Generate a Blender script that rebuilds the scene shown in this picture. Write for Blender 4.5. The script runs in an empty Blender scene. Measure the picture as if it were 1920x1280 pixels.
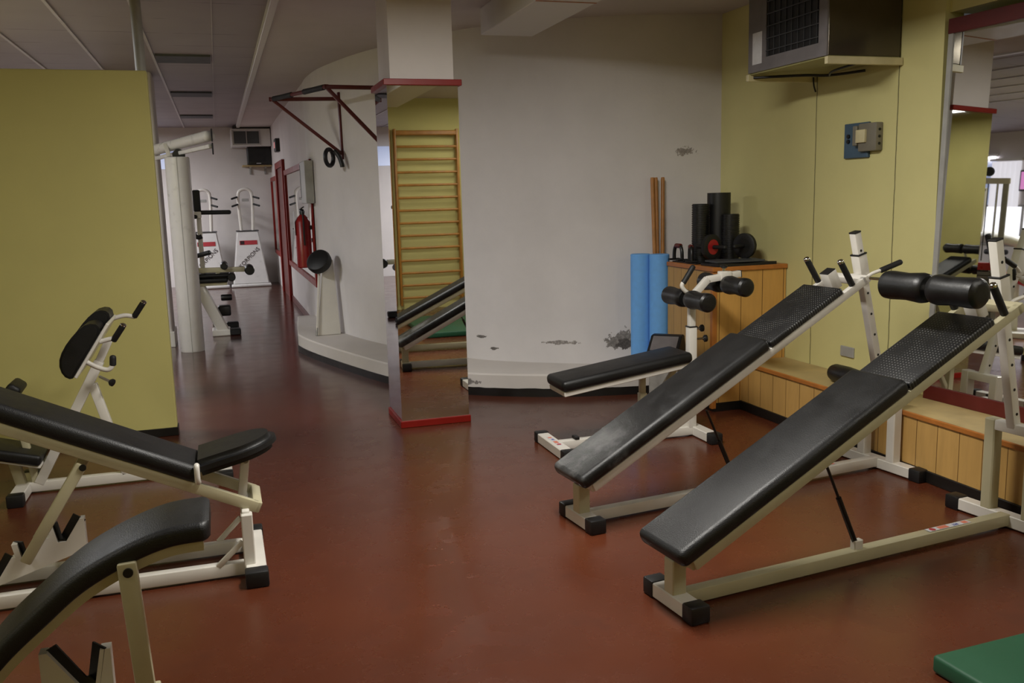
import bpy, bmesh, math, random
from mathutils import Vector, Matrix
random.seed(7)
S = bpy.context.scene
COL = S.collection
V = Vector
PI = math.pi

# ------------------------------------------------------------------ materials
def lin(h):
    h = h.lstrip('#')
    out = []
    for i in (0, 2, 4):
        c = int(h[i:i+2], 16) / 255
        out.append(c/12.92 if c <= .04045 else ((c+.055)/1.055)**2.4)
    return (*out, 1)

class NT:
    def __init__(s, name):
        s.m = bpy.data.materials.new(name); s.m.use_nodes = True
        s.t = s.m.node_tree; s.b = s.t.nodes['Principled BSDF']
        s.tc = s.n('ShaderNodeTexCoord')
    def n(s, typ, **kw):
        o = s.t.nodes.new(typ)
        for k, v in kw.items():
            if k.startswith('i_'):
                key = k[2:]
                key = int(key) if key.isdigit() else key
                s.put(o.inputs[key], v)
            else: setattr(o, k, v)
        return o
    def put(s, sock, v):
        if hasattr(v, 'is_output') or isinstance(v, bpy.types.NodeSocket): s.t.links.new(v, sock)
        else: sock.default_value = v
    def set(s, key, v): s.put(s.b.inputs[key], v)
    def math(s, op, a, b=0.0, c=0.0):
        o = s.n('ShaderNodeMath', operation=op)
        s.put(o.inputs[0], a); s.put(o.inputs[1], b); s.put(o.inputs[2], c)
        return o.outputs[0]
    def noise(s, scale, detail=4, rough=.55, vec=None):
        o = s.n('ShaderNodeTexNoise'); o.inputs['Scale'].default_value = scale
        o.inputs['Detail'].default_value = detail; o.inputs['Roughness'].default_value = rough
        s.put(o.inputs['Vector'], vec if vec is not None else s.tc.outputs['Object'])
        return o.outputs['Fac']
    def ramp(s, fac, stops):
        o = s.n('ShaderNodeValToRGB'); s.put(o.inputs[0], fac)
        e = o.color_ramp.elements
        while len(e) < len(stops): e.new(.5)
        for el, (p, c) in zip(e, stops):
            el.position = p; el.color = c if len(c) == 4 else (*c, 1)
        return o.outputs[0]
    def mix(s, fac, a, b):
        o = s.n('ShaderNodeMix', data_type='RGBA'); s.put(o.inputs[0], fac)
        s.put(o.inputs[6], a); s.put(o.inputs[7], b)
        return o.outputs[2]
    def smooth(s, v, a, b, lo=0., hi=1.):
        o = s.n('ShaderNodeMapRange', interpolation_type='SMOOTHSTEP')
        s.put(o.inputs[0], v)
        for i, x in enumerate((a, b, lo, hi)): o.inputs[i+1].default_value = x
        return o.outputs[0]
    def bump(s, h, strength=.2, dist=.01):
        o = s.n('ShaderNodeBump'); o.inputs['Strength'].default_value = strength
        o.inputs['Distance'].default_value = dist; s.put(o.inputs['Height'], h)
        s.set('Normal', o.outputs[0])
    def xyz(s):
        o = s.n('ShaderNodeSeparateXYZ'); s.put(o.inputs[0], s.tc.outputs['Object'])
        return o.outputs

def scale_c(c, f): return (c[0]*f, c[1]*f, c[2]*f, 1)

def plain(name, hx, rough=.5, metal=0., var=.12, nscale=9., bump=0., bscale=60., coat=0., spec=.5):
    s = NT(name); c = lin(hx)
    f = s.noise(nscale)
    s.set('Base Color', s.ramp(f, [(.3, scale_c(c, 1-var)), (.7, scale_c(c, 1+var))]))
    s.set('Roughness', s.smooth(f, .3, .7, rough*.9, min(1, rough*1.1)))
    s.set('Metallic', metal); s.set('Specular IOR Level', spec)
    if coat: s.set('Coat Weight', coat); s.set('Coat Roughness', .12)
    if bump: s.bump(s.noise(bscale, 3), bump, .004)
    return s.m

def emit(name, hx, strength):
    s = NT(name); s.set('Base Color', (.8, .8, .8, 1)); s.set('Emission Color', lin(hx)); s.set('Emission Strength', strength)
    return s.m

M = {}
# floor: old poured resin, glossy, blotchy
def floor_mat():
    s = NT('red_resin_floor')
    big = s.noise(.9, 5, .6); mid = s.noise(4.5, 5, .6); fine = s.noise(60, 3)
    a = s.ramp(big, [(.3, lin('#4b2415')), (.55, lin('#542918')), (.75, lin('#5b2e1b'))])
    dark = s.smooth(mid, .56, .72)
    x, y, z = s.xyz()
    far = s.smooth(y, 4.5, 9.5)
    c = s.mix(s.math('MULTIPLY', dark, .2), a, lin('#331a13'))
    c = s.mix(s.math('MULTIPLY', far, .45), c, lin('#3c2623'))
    s.set('Base Color', c)
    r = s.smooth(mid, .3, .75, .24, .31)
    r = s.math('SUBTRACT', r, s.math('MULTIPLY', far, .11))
    s.set('Roughness', r)
    s.set('Specular IOR Level', .55)
    h = s.math('ADD', s.math('MULTIPLY', s.noise(1.6, 2), .8), s.math('MULTIPLY', fine, .012))
    s.bump(h, .12, .006)
    return s.m
M['floor'] = floor_mat()

def plaster(name, hx, patches=(), stains=()):
    s = NT(name); c = lin(hx)
    f = s.noise(1.3, 5, .6)
    col = s.ramp(f, [(.25, scale_c(c, .9)), (.75, scale_c(c, 1.06))])
    n2 = s.noise(14, 6, .7); n3 = s.noise(55, 4, .7)
    h = s.math('MULTIPLY', s.noise(35, 4), .5)
    for (ctr, rad, thr, pc) in patches:
        sub = s.n('ShaderNodeVectorMath', operation='SUBTRACT'); s.put(sub.inputs[0], s.tc.outputs['Object']); sub.inputs[1].default_value = ctr
        dv = s.n('ShaderNodeVectorMath', operation='DIVIDE'); s.put(dv.inputs[0], sub.outputs[0]); dv.inputs[1].default_value = rad
        ln = s.n('ShaderNodeVectorMath', operation='LENGTH'); s.put(ln.inputs[0], dv.outputs[0])
        v = s.math('ADD', ln.outputs['Value'], s.math('MULTIPLY', s.math('SUBTRACT', n2, .5), 2.6))
        m = s.smooth(v, thr, thr+.1, 1, 0)
        pcol = s.mix(s.smooth(n3, .42, .62), scale_c(lin(pc), .62), lin(pc))
        col = s.mix(m, col, pcol)
        h = s.math('SUBTRACT', h, s.math('MULTIPLY', m, 1.2))
    s.set('Base Color', col); s.set('Roughness', .82); s.set('Specular IOR Level', .25)
    s.bump(h, .3, .006)
    return s.m

def yellow_wall():
    s = NT('yellow_painted_panels'); c = lin('#cdc68a')
    x, y, z = s.xyz()
    f = s.noise(1.6, 5)
    col = s.ramp(f, [(.3, scale_c(c, .93)), (.7, scale_c(c, 1.04))])
    wob = s.math('MULTIPLY', s.math('SUBTRACT', s.noise(9, 3), .5), .012)
    rad = s.math('ABSOLUTE', s.math('SUBTRACT', s.math('ADD', y, wob), 5.05))
    rad2 = s.math('ABSOLUTE', s.math('SUBTRACT', s.math('ADD', y, wob), 4.315))
    d = s.math('MINIMUM', rad, rad2)
    m = s.smooth(d, .002, .006, 1, 0)
    col = s.mix(s.math('MULTIPLY', m, .8), col, lin('#3a3417'))
    # rub marks in the corner next to the white wall
    s.set('Base Color', col); s.set('Roughness', .62)
    s.bump(s.math('ADD', s.noise(70, 3), s.math('MULTIPLY', m, -2.)), .1, .004)
    return s.m
M['yellow'] = yellow_wall()
M['yellow_part'] = plain('yellow_painted_partition', '#c8c07a', .7, var=.05, nscale=1.5, bump=.06)

def boards(name, hx, axis, step, offs=0., gap='#5a3a14'):
    s = NT(name); c = lin(hx)
    p = s.xyz()[axis]
    sc = s.n('ShaderNodeMapping'); s.put(sc.inputs[0], s.tc.outputs['Object']); sc.inputs['Scale'].default_value = (6, 6, .8)
    g = s.noise(3.2, 6, .65, sc.outputs[0])
    col = s.ramp(g, [(.3, scale_c(c, .86)), (.5, c), (.72, scale_c(c, 1.1))])
    u = s.math('DIVIDE', s.math('ADD', p, 50 + offs), step)
    fr = s.math('FRACT', u)
    edge = s.math('MINIMUM', fr, s.math('SUBTRACT', 1., fr))
    m = s.smooth(edge, .008, .02, 1, 0)
    wn = s.n('ShaderNodeTexWhiteNoise', noise_dimensions='1D'); s.put(wn.inputs['W'], s.math('FLOOR', u))
    tint = s.smooth(wn.outputs['Value'], 0, 1, .0, .28)
    col = s.mix(tint, col, scale_c(c, .72))
    col = s.mix(m, col, lin(gap))
    s.set('Base Color', col); s.set('Roughness', .45)
    s.bump(s.math('MULTIPLY', m, -1.), .3, .004)
    return s.m
M['board_y'] = boards('pine_boards_along_wall', '#c09858', 1, .142)
M['board_x'] = boards('pine_boards_cabinet_front', '#c5964f', 0, .165, .06)
M['board_s'] = boards('pine_boards_cabinet_side', '#b8904f', 1, .11, .03)
M['edge_wood'] = plain('varnished_edge_wood', '#a8682c', .4, var=.15, nscale=14)
M['top_wood'] = plain('worn_pine_top', '#a99465', .55, var=.15, nscale=6)
M['bar_wood'] = plain('varnished_bar_wood', '#a8732c', .35, var=.18, nscale=10)
M['stick_wood'] = plain('turned_stick_wood', '#a5713a', .5, var=.18, nscale=12)

def ceiling_mat():
    s = NT('metal_strip_ceiling'); c = lin('#989090')
    x, y, z = s.xyz()
    def line(p, step, off, w):
        fr = s.math('FRACT', s.math('DIVIDE', s.math('ADD', p, 60.+off), step))
        e = s.math('MULTIPLY', s.math('MINIMUM', fr, s.math('SUBTRACT', 1., fr)), step)
        return s.smooth(e, w*.5, w, 1, 0)
    cross = line(y, .6, -.08, .006)
    f = s.noise(1.2, 3)
    col = s.ramp(f, [(.3, scale_c(c, .92)), (.7, scale_c(c, 1.05))])
    brk = s.smooth(s.noise(3.1, 2), .42, .6)
    col = s.mix(s.math('MULTIPLY', cross, brk), col, lin('#3b3536'))
    s.set('Base Color', col); s.set('Roughness', .6)
    return s.m
M['tile'] = ceiling_mat()
M['rail_white'] = plain('ceiling_rail_paint', '#b7b2b0', .5)
M['plaster_ceiling'] = plaster('ceiling_plaster', '#c4bcb7')
M['white_plain'] = plaster('corridor_plaster', '#cfc9c6')
# curved wall with flaking paint near its foot and a scuffed spot up high
M['white_curved'] = plaster('curved_wall_plaster', '#d4d0cf', patches=(
    ((2.95, 6.36, .36), (.17, .2, .085), .75, '#8f8a86'),
    ((2.95, 6.36, .33), (.07, .2, .05), .75, '#5f5a57'),
    ((2.50, 6.62, .335), (.25, .25, .025), .55, '#a39d98'),
    ((1.98, 7.06, .36), (.045, .2, .018), .6, '#827c78'),
    ((2.06, 6.98, .27), (.05, .2, .018), .55, '#7c7672'),
    ((3.40, 6.26, 1.79), (.17, .2, .07), .3, '#a8a09b')))
M['ledge'] = plaster('ledge_painted_concrete', '#cbc5bf', patches=(
    ((1.7, 6.6, .10), (.35, .3, .05), .35, '#8e8883'),))
M['skirt'] = plain('black_skirting', '#14110f', .45, bump=.2, bscale=30)
M['red'] = plain('red_gloss_paint', '#7c140c', .42, var=.08, spec=.3)
M['red_dark'] = plain('dark_red_paint', '#55120e', .42, var=.1)
M['frame'] = plain('white_powder_coat', '#d6d2ca', .32, var=.05, nscale=5, coat=.15)
M['frame_ivory_shade'] = plain('ivory_shade_powder_coat', '#b5ae90', .35, var=.07, nscale=5, coat=.1)  # white frames' ivory look in shadow, put into the colour
M['rubber'] = plain('black_rubber', '#0f0f11', .5, var=.15, bump=.1, bscale=90)
M['foam'] = plain('black_foam_roll', '#0c0c0d', .42, var=.2, nscale=12, bump=.12, bscale=120)
M['grip'] = plain('black_rubber_grip', '#0d0d0e', .6, bump=.2, bscale=200)
M['chrome'] = plain('chrome', '#c9c9c9', .12, 1., var=.03)
M['steel'] = plain('brushed_steel', '#8c8c8c', .35, 1.)
M['black_metal'] = plain('black_painted_steel', '#121212', .4)
M['blue_foam'] = plain('blue_foam', '#68a4e2', .75, var=.05, nscale=30, bump=.15, bscale=140)
M['green_mat'] = plain('green_vinyl_mat', '#154a30', .55, var=.1, nscale=2.5, bump=.12, bscale=35)
M['red_plastic'] = plain('red_plastic', '#a01c20', .3)
M['grey_box'] = plain('grey_enamel_box', '#9b9a96', .5)
M['dark_grey'] = plain('dark_grey_plastic', '#3c3e41', .5)
M['bin_grey'] = plain('mottled_grey_bin', '#8f8c88', .7, var=.2, nscale=20)
M['heater_grey'] = plain('heater_grey_enamel', '#6e6a6c', .4)
M['heater_side'] = plain('heater_polished_side', '#5a5346', .16, .6, var=.06)
M['heater_black'] = plain('heater_black_void', '#08080a', .6)
M['heater_olive'] = plain('heater_underside', '#8f8a58', .4)  # reflection of the yellow wall is put into this colour
M['cream'] = plain('cream_steel_strip', '#c7bd96', .45)
M['paper'] = plain('white_paper_label', '#c9c9cd', .6, var=.06, nscale=30)
M['blue_plate'] = plain('blue_grey_plate', '#3f5568', .55)
M['box_brown'] = plain('grey_brown_casing', '#746f62', .5)
M['ext_red'] = plain('extinguisher_red', '#8c1a1a', .32)
M['orange'] = plain('orange_print', '#d0745a', .5)
M['blue_print'] = plain('blue_print', '#2c3f9a', .5)
M['red_print'] = plain('red_print', '#a8323a', .5)
M['dark_print'] = plain('dark_print', '#2a1518', .5)
M['white_gloss'] = plain('white_gloss_shell', '#d4d2d0', .3, var=.04)
M['grille_grey'] = plain('grey_ceiling_grille', '#4b4d50', .7)  # the grilles' own dark grey
M['soffit'] = plain('white_fixture_enamel', '#cfccc6', .4, var=.03)
M['blind'] = emit('daylight_glow_blind_fabric', '#e9e6f2', .85)  # daylight on the slats is put in as emission
M['window_blue'] = emit('blue_window_film', '#5f86c8', .55)
M['window_white'] = emit('bright_window_glass', '#f2effa', 1.5)
M['tube_on'] = emit('lit_fluorescent_tube', '#f3efff', 9.)
M['tv_pink'] = emit('pink_lit_screen', '#d85fc4', .8)
M['tube_main'] = emit('lit_ceiling_diffuser', '#fff1dc', 3.0)
M['exit_red'] = emit('red_lit_sign', '#c8261c', .5)

def mirror_mat():
    s = NT('mirror_glass'); f = s.noise(3, 3)
    s.set('Base Color', s.ramp(f, [(.3, (.74, .75, .74, 1)), (.7, (.79, .8, .79, 1))]))
    s.set('Metallic', 1.); s.set('Roughness', .015)
    return s.m
M['mirror'] = mirror_mat()
s_ = NT('mirror_glass_grey'); s_.set('Base Color', (.52, .53, .53, 1)); s_.set('Metallic', 1.); s_.set('Roughness', s_.smooth(s_.noise(4), .3, .7, .02, .05)); M['mirror_grey'] = s_.m

def vinyl(name, worn=0.):
    s = NT(name); c = lin('#101011')
    g = s.noise(3.5, 6, .65)
    x, y, z = s.xyz()
    if worn:
        w = s.math('MULTIPLY', s.smooth(x, .0, .55, 1, 0), s.smooth(g, .42, .62))
        col = s.mix(s.math('MULTIPLY', w, worn), s.ramp(g, [(.3, scale_c(c, .8)), (.7, scale_c(c, 1.5))]), lin('#6a6a6a'))
    else:
        col = s.ramp(g, [(.3, scale_c(c, .8)), (.7, scale_c(c, 1.5))])
    s.set('Base Color', col)
    s.set('Roughness', s.smooth(g, .3, .7, .4, .54)); s.set('Specular IOR Level', .42)
    vo = s.n('ShaderNodeTexVoronoi'); s.put(vo.inputs['Vector'], s.tc.outputs['Object']); vo.inputs['Scale'].default_value = 260
    s.bump(s.math('ADD', vo.outputs[0], s.math('MULTIPLY', s.noise(25, 4), .7)), .16, .004)
    return s.m
M['vinyl'] = vinyl('black_vinyl'); M['vinyl_worn'] = vinyl('black_vinyl_scuffed', .75)

def dimple(tilt):
    s = NT('dimpled_black_vinyl')
    mp = s.n('ShaderNodeMapping', vector_type='POINT'); s.put(mp.inputs[0], s.tc.outputs['Object']); mp.inputs['Rotation'].default_value = (0, tilt, 0)
    sp = s.n('ShaderNodeSeparateXYZ'); s.put(sp.inputs[0], mp.outputs[0])
    st = .0145
    def cell(p): return s.math('SUBTRACT', s.math('FRACT', s.math('DIVIDE', s.math('ADD', p, 10.), st)), .5)
    a, b = cell(sp.outputs[0]), cell(sp.outputs[1])
    d = s.math('SQRT', s.math('ADD', s.math('MULTIPLY', a, a), s.math('MULTIPLY', b, b)))
    m = s.smooth(d, .12, .2, 1, 0)
    fade = s.smooth(s.noise(7, 3), .38, .6)
    col = s.mix(s.math('MULTIPLY', m, s.math('MULTIPLY', fade, .6)), lin('#0d0d0e'), lin('#8a8a88'))
    s.set('Base Color', col); s.set('Roughness', .5)
    s.bump(s.math('MULTIPLY', m, -1.), .4, .003)
    return s.m
M['dimple'] = dimple(math.radians(27))

# ------------------------------------------------------------------ mesh builder
class MB:
    def __init__(s): s.bm = bmesh.new()
    def _new(s, fn):
        b = bmesh.new(); fn(b)
        me = bpy.data.meshes.new('tmp'); b.to_mesh(me); b.free(); s.bm.from_mesh(me); bpy.data.meshes.remove(me)
        return s
    def obox(s, c, d, w, n, size, bev=0., seg=1):
        """box centred c with unit axes d,w,n and full sizes"""
        d, w, n = V(d).normalized(), V(w).normalized(), V(n).normalized()
        R = Matrix((d, w, n)).transposed().to_4x4()
        def f(b):
            bmesh.ops.create_cube(b, size=1)
            bmesh.ops.scale(b, vec=size, verts=b.verts)
            if bev: bmesh.ops.bevel(b, geom=list(b.edges), offset=min(bev, min(size)*.49), segments=seg, profile=.5, affect='EDGES')
            bmesh.ops.transform(b, matrix=Matrix.Translation(V(c)) @ R, verts=b.verts)
            bmesh.ops.recalc_face_normals(b, faces=b.faces)
        return s._new(f)
    def box(s, lo, hi, bev=0., seg=1):
        lo, hi = V(lo), V(hi)
        return s.obox((lo+hi)/2, (1, 0, 0), (0, 1, 0), (0, 0, 1), hi-lo, bev, seg)
    def bar(s, p0, p1, w, h=None, side=(0, 1, 0), bev=.005, seg=2, ext=0.):
        """square tube from p0 to p1; w across `side`, h the other way"""
        p0, p1 = V(p0), V(p1); h = h or w
        d = (p1-p0).normalized(); sd = V(side)
        sd = (sd - d*sd.dot(d)).normalized(); n = d.cross(sd)
        return s.obox((p0+p1)/2, d, sd, n, ((p1-p0).length+2*ext, w, h), bev, seg)
    def lathe(s, p0, p1, prof, seg=24):
        """prof: (t along 0..1, radius)"""
        p0, p1 = V(p0), V(p1); ax = p1-p0; L = ax.length; q = V((0, 0, 1)).rotation_difference(ax)
        def f(b):
            rings = []
            for t, r in prof:
                rings.append([b.verts.new(p0 + q @ V((r*math.cos(2*PI*k/seg), r*math.sin(2*PI*k/seg), t*L))) for k in range(seg)])
            for a, c in zip(rings, rings[1:]):
                for k in range(seg): b.faces.new((a[k], a[(k+1) % seg], c[(k+1) % seg], c[k]))
            b.faces.new(rings[0][::-1]); b.faces.new(rings[-1])
            bmesh.ops.recalc_face_normals(b, faces=b.faces)
        return s._new(f)
    def rod(s, p0, p1, r, seg=16, r2=None):
        return s.lathe(p0, p1, [(0, r), (1, r if r2 is None else r2)], seg)
    def grip(s, p0, p1, r, seg=18):
        L = (V(p1)-V(p0)).length; e = r*.5/L
        return s.lathe(p0, p1, [(0, r*.8), (e*.5, r), (1-2*e, r), (1-e, r*.93), (1-.3*e, r*.65), (1, r*.2)], seg)
    def path(s, pts, r, seg=12, sub=5):
        pts = [V(p) for p in pts]
        P = []
        for i in range(len(pts)-1):
            a = pts[max(i-1, 0)]; b0 = pts[i]; c = pts[i+1]; d = pts[min(i+2, len(pts)-1)]
            for k in range(sub):
                t = k/sub
                P.append(.5*((2*b0)+(c-a)*t+(2*a-5*b0+4*c-d)*t*t+(3*b0-a-3*c+d)*t**3))
        P.append(pts[-1])
        sec = [(r*math.cos(2*PI*k/seg), r*math.sin(2*PI*k/seg)) for k in range(seg)]
        return s.sweep(P, sec)
    def sweep(s, P, sec, up=None, scales=None):
        P = [V(p) for p in P]; n = len(P)
        def f(b):
            T = [(P[min(i+1, n-1)]-P[max(i-1, 0)]).normalized() for i in range(n)]
            u = V(up) if up else T[0].orthogonal()
            u = (u-T[0]*u.dot(T[0])).normalized(); rings = []
            for i in range(n):
                u = ((V(up) if up else u)-T[i]*(V(up) if up else u).dot(T[i])).normalized()
                v = T[i].cross(u); k = scales[i] if scales else 1.
                rings.append([b.verts.new(P[i]+u*(x*k)+v*(y*k)) for x, y in sec])
            m = len(sec)
            for a, c in zip(rings, rings[1:]):
                for k in range(m): b.faces.new((a[k], a[(k+1) % m], c[(k+1) % m], c[k]))
            b.faces.new(rings[0][::-1]); b.faces.new(rings[-1])
            bmesh.ops.recalc_face_normals(b, faces=b.faces)
        return s._new(f)
    def prism(s, poly, o, u, v, depth, bev=0., seg=2, caps=False):
        """polygon (a,b) in axes u,v from origin o, extruded by vector depth"""
        o, u, v, depth = V(o), V(u), V(v), V(depth)
        def f(b):
            a = [b.verts.new(o+u*x+v*y) for x, y in poly]; c = [b.verts.new(q.co+depth) for q in a]
            f1 = b.faces.new(a); f2 = b.faces.new(c[::-1]); m = len(a)
            rim = list(f1.edges)+list(f2.edges)
            for k in range(m): b.faces.new((a[k], c[k], c[(k+1) % m], a[(k+1) % m]))
            bmesh.ops.recalc_face_normals(b, faces=b.faces)
            if bev: bmesh.ops.bevel(b, geom=rim if caps else list(b.edges), offset=bev, segments=seg, affect='EDGES')
        return s._new(f)
    def quad(s, a, b_, c, d):
        def f(b): b.faces.new([b.verts.new(V(p)) for p in (a, b_, c, d)])
        return s._new(f)
    def strip(s, A, B):
        def f(b):
            va = [b.verts.new(V(p)) for p in A]; vb = [b.verts.new(V(p)) for p in B]
            for k in range(len(A)-1): b.faces.new((va[k], va[k+1], vb[k+1], vb[k]))
        return s._new(f)
    def build(s, name, mat, parent=None, angle=35, off=None):
        me = bpy.data.meshes.new(name)
        if off is not None: bmesh.ops.translate(s.bm, vec=-V(off), verts=s.bm.verts)
        s.bm.to_mesh(me); s.bm.free()
        me.polygons.foreach_set('use_smooth', [True]*len(me.polygons))
        me.set_sharp_from_angle(angle=math.radians(angle))
        o = bpy.data.objects.new(name, me); COL.objects.link(o)
        me.materials.append(M[mat] if isinstance(mat, str) else mat)
        if parent is not None: o.parent = parent
        return o

def tag(o, label, cat, group=None):
    o['label'] = label; o['category'] = cat
    if group: o['group'] = group
    return o
def thing(name, label, cat, loc=(0, 0, 0), rz=0., group=None):
    o = bpy.data.objects.new(name, None); COL.objects.link(o); o.empty_display_size = .1
    o.location = loc; o.rotation_euler = (0, 0, rz)
    return tag(o, label, cat, group)
def solo(name, mat, mb, label, cat, base, group=None):
    """a thing that is one mesh: origin moved to its base"""
    o = mb.build(name, mat, off=base); o.location = base
    return tag(o, label, cat, group)
def struct(name, mat, mb, parent=None, angle=35):
    o = mb.build(name, mat, parent, angle)
    if parent is None: o['kind'] = 'structure'
    return o
def copy_tree(o, parent=None):
    c = o.copy(); COL.objects.link(c)
    if parent is not None: c.parent = parent
    for ch in list(o.children): copy_tree(ch, c)
    return c
def text(body, size, mat, name, parent, c, right, up, depth=.0006):
    cu = bpy.data.curves.new(name, 'FONT'); cu.body = body; cu.size = size; cu.extrude = depth
    cu.align_x = 'CENTER'; cu.align_y = 'CENTER'
    t = bpy.data.objects.new(name, cu); COL.objects.link(t)
    bpy.context.view_layer.update()
    me = bpy.data.meshes.new_from_object(t.evaluated_get(bpy.context.evaluated_depsgraph_get()))
    bpy.data.objects.remove(t); bpy.data.curves.remove(cu)
    r, u = V(right).normalized(), V(up).normalized(); n = r.cross(u)
    me.transform(Matrix.Translation(V(c)) @ Matrix((r, u, n)).transposed().to_4x4())
    o = bpy.data.objects.new(name, me); COL.objects.link(o); me.materials.clear(); me.materials.append(M[mat]); o.parent = parent
    return o

X, Y, Z = V((1, 0, 0)), V((0, 1, 0)), V((0, 0, 1))

# ------------------------------------------------------------------ room shell
XR, YB, XL, YF, ZC = 3.68, -.55, -6.0, 17.45, 2.8
XCOR = 1.0
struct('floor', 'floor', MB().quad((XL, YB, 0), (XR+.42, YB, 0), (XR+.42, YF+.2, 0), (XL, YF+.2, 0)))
struct('wall_right', 'yellow', MB().box((XR, 3.99, 0), (XR+.12, 6.6, 2.95)).box((XR+.3, YB, 0), (XR+.42, 4.0, 2.95)).box((XR+.03, YB, 2.375), (XR+.42, 4.0, 2.95)))
struct('wall_back', 'yellow_part', MB().box((XL, YB-.12, 0), (XR+.42, YB, 2.95)))
struct('wall_far', 'white_plain', MB().box((XL, YF, 0), (XCOR+.2, YF+.12, 2.95)))
struct('wall_left', 'white_plain', MB().box((XL-.12, 6.2, 0), (XL, YF, 2.95)))
struct('wall_left_near', 'yellow_part', MB().box((-3.3, YB, 0), (-3.2, 6.2, 2.95)))
struct('wall_corridor', 'white_plain', MB().box((XCOR, 10.3, 0), (XCOR+.12, YF, 2.95)))
# smooth bulging wall
def spline(pts, sub=10):
    pts = [V(p) for p in pts]; P = []
    for i in range(len(pts)-1):
        a = pts[max(i-1, 0)]; b0 = pts[i]; c = pts[i+1]; d = pts[min(i+2, len(pts)-1)]
        for k in range(sub):
            t = k/sub
            P.append(.5*((2*b0)+(c-a)*t+(2*a-5*b0+4*c-d)*t*t+(3*b0-a-3*c+d)*t**3))
    return P+[pts[-1]]
wc = spline([(1.0, 10.6, 0), (1.003, 10.0, 0), (1.09, 9.25, 0), (1.38, 8.2, 0), (1.9, 7.16, 0), (2.43, 6.67, 0), (3.01, 6.36, 0), (3.72, 6.2, 0)])
struct('wall_curved', 'white_curved', MB().strip(wc, [p+Z*2.9 for p in wc]), angle=80)
lf = spline([(.80, 10.72, 0), (.70, 9.5, 0), (.70, 9.1, 0), (.86, 8.4, 0), (1.214, 7.27, 0), (1.45, 6.86, 0), (1.801, 6.5, 0), (2.335, 6.2, 0), (2.9, 6.05, 0), (3.70, 5.98, 0)])
wb = spline([(1.1, 10.72, 0), (1.05, 9.95, 0), (1.12, 9.25, 0), (1.41, 8.2, 0), (1.6, 7.7, 0), (1.93, 7.18, 0), (2.2, 6.9, 0), (2.46, 6.69, 0), (3.04, 6.38, 0), (3.72, 6.24, 0)])
H_ = .17
mb = MB().strip([p+Z*.05 for p in lf], [p+Z*(H_-.012) for p in lf])
lf_in = [p + (q-p).normalized()*.012 for p, q in zip(lf, wb)]
mb.strip([p+Z*(H_-.012) for p in lf], [p+Z*H_ for p in lf_in])
mb.strip([p+Z*H_ for p in lf_in], [p+Z*H_ for p in wb])
mb.quad(lf[0], lf[0]+Z*H_, wb[0]+Z*H_, wb[0])
struct('trim_1', 'ledge', mb, angle=60)
lo = [p - (q-p).normalized()*.008 for p, q in zip(lf, wb)]
mb = MB().strip(lo, [p+Z*(.058+.008*random.random()) for p in lo]); mb.strip([p+Z*.06 for p in lo], [p+Z*.06 for p in lf])
struct('baseboard_curved', 'skirt', mb, angle=60)
# ceilings
struct('ceiling', 'tile', MB().quad((XL, YB, ZC+.02), (.43, YB, ZC+.02), (.43, YF, ZC+.02), (XL, YF, ZC+.02)))
struct('ceiling_plaster', 'plaster_ceiling', MB().quad((.47, YB, ZC-.02), (XR+.42, YB, ZC-.02), (XR+.42, YF, ZC-.02), (.47, YF, ZC-.02)))
struct('trim_2', 'soffit', MB().box((.425, YB, ZC-.035), (.478, YF, ZC+.03), .004))
mb = MB()
for x in (-2.51, -1.995, -1.48, -.965, -.447): mb.box((x-.011, YB, ZC+.008), (x+.011, YF, ZC+.022))
mb.box((.062, YB, ZC+.014), (.068, YF, ZC+.022))
struct('trim_3', 'rail_white', mb)
for y0, y1 in ((8.55, 9.38), (11.55, 12.3), (14.6, 15.37)):
    mb = MB().box((-.425, y0+.33, ZC+.005), (.045, y1, ZC+.019))
    t = thing('ceiling_grille', {8.55: 'dark grey ceiling grille nearest the camera, just beyond the yellow partition top', 11.55: 'dark grey ceiling grille in the middle of the row of three above the corridor', 14.6: 'dark grey ceiling grille farthest down the corridor, above the white machines'}[y0], 'ceiling grille', (-.19, y1-.2, ZC-.0), group='dark grilles in the strip ceiling')
    MB().box((-.235, -.23, .0), (.235, .2, .019)).build('grille_panel', 'grille_grey', t)
# lowered white box along the ceiling
t = thing('ceiling_duct_box', 'long white box fixture hung from the ceiling, meeting the curved white wall', 'ceiling box', (2.03, 3.2, 2.6))
MB().box((-.19, -3.1, 0), (.19, 3.12, .18), .004).build('casing', 'soffit', t)
MB().box((-.19, 1.96, -.003), (.19, 1.975, .0)).build('joint_strip', 'edge_wood', t)
# partition
mb = MB().box((XL+.0, 6.18, .0), (-.352, 6.29, 2.31), .004)
struct('wall_partition', 'yellow_part', mb)
struct('baseboard_partition', 'skirt', MB().box((XL, 6.168, 0), (-.346, 6.30, .055), .003))
t = solo('support_pole', 'grey_box', MB().rod((-.385, 6.235, 2.31), (-.385, 6.235, 2.82), .032), 'grey round pole rising from the partition top to the ceiling', 'pole', (-.385, 6.235, 2.31))
# low wainscot on the right and behind
struct('trim_4', 'board_y', MB().box((3.335, YB, .06), (XR, 5.33, .315)))
struct('trim_5', 'top_wood', MB().box((3.335, YB, .315), (XR, 5.33, .336), .003).box((XR, YB, .315), (XR+.3, 3.985, .336)))
struct('trim_6', 'edge_wood', MB().box((3.322, YB, .312), (3.336, 5.33, .338), .003))
struct('baseboard_right', 'skirt', MB().box((3.325, YB, 0), (XR, 5.33, .062), .003))
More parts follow.
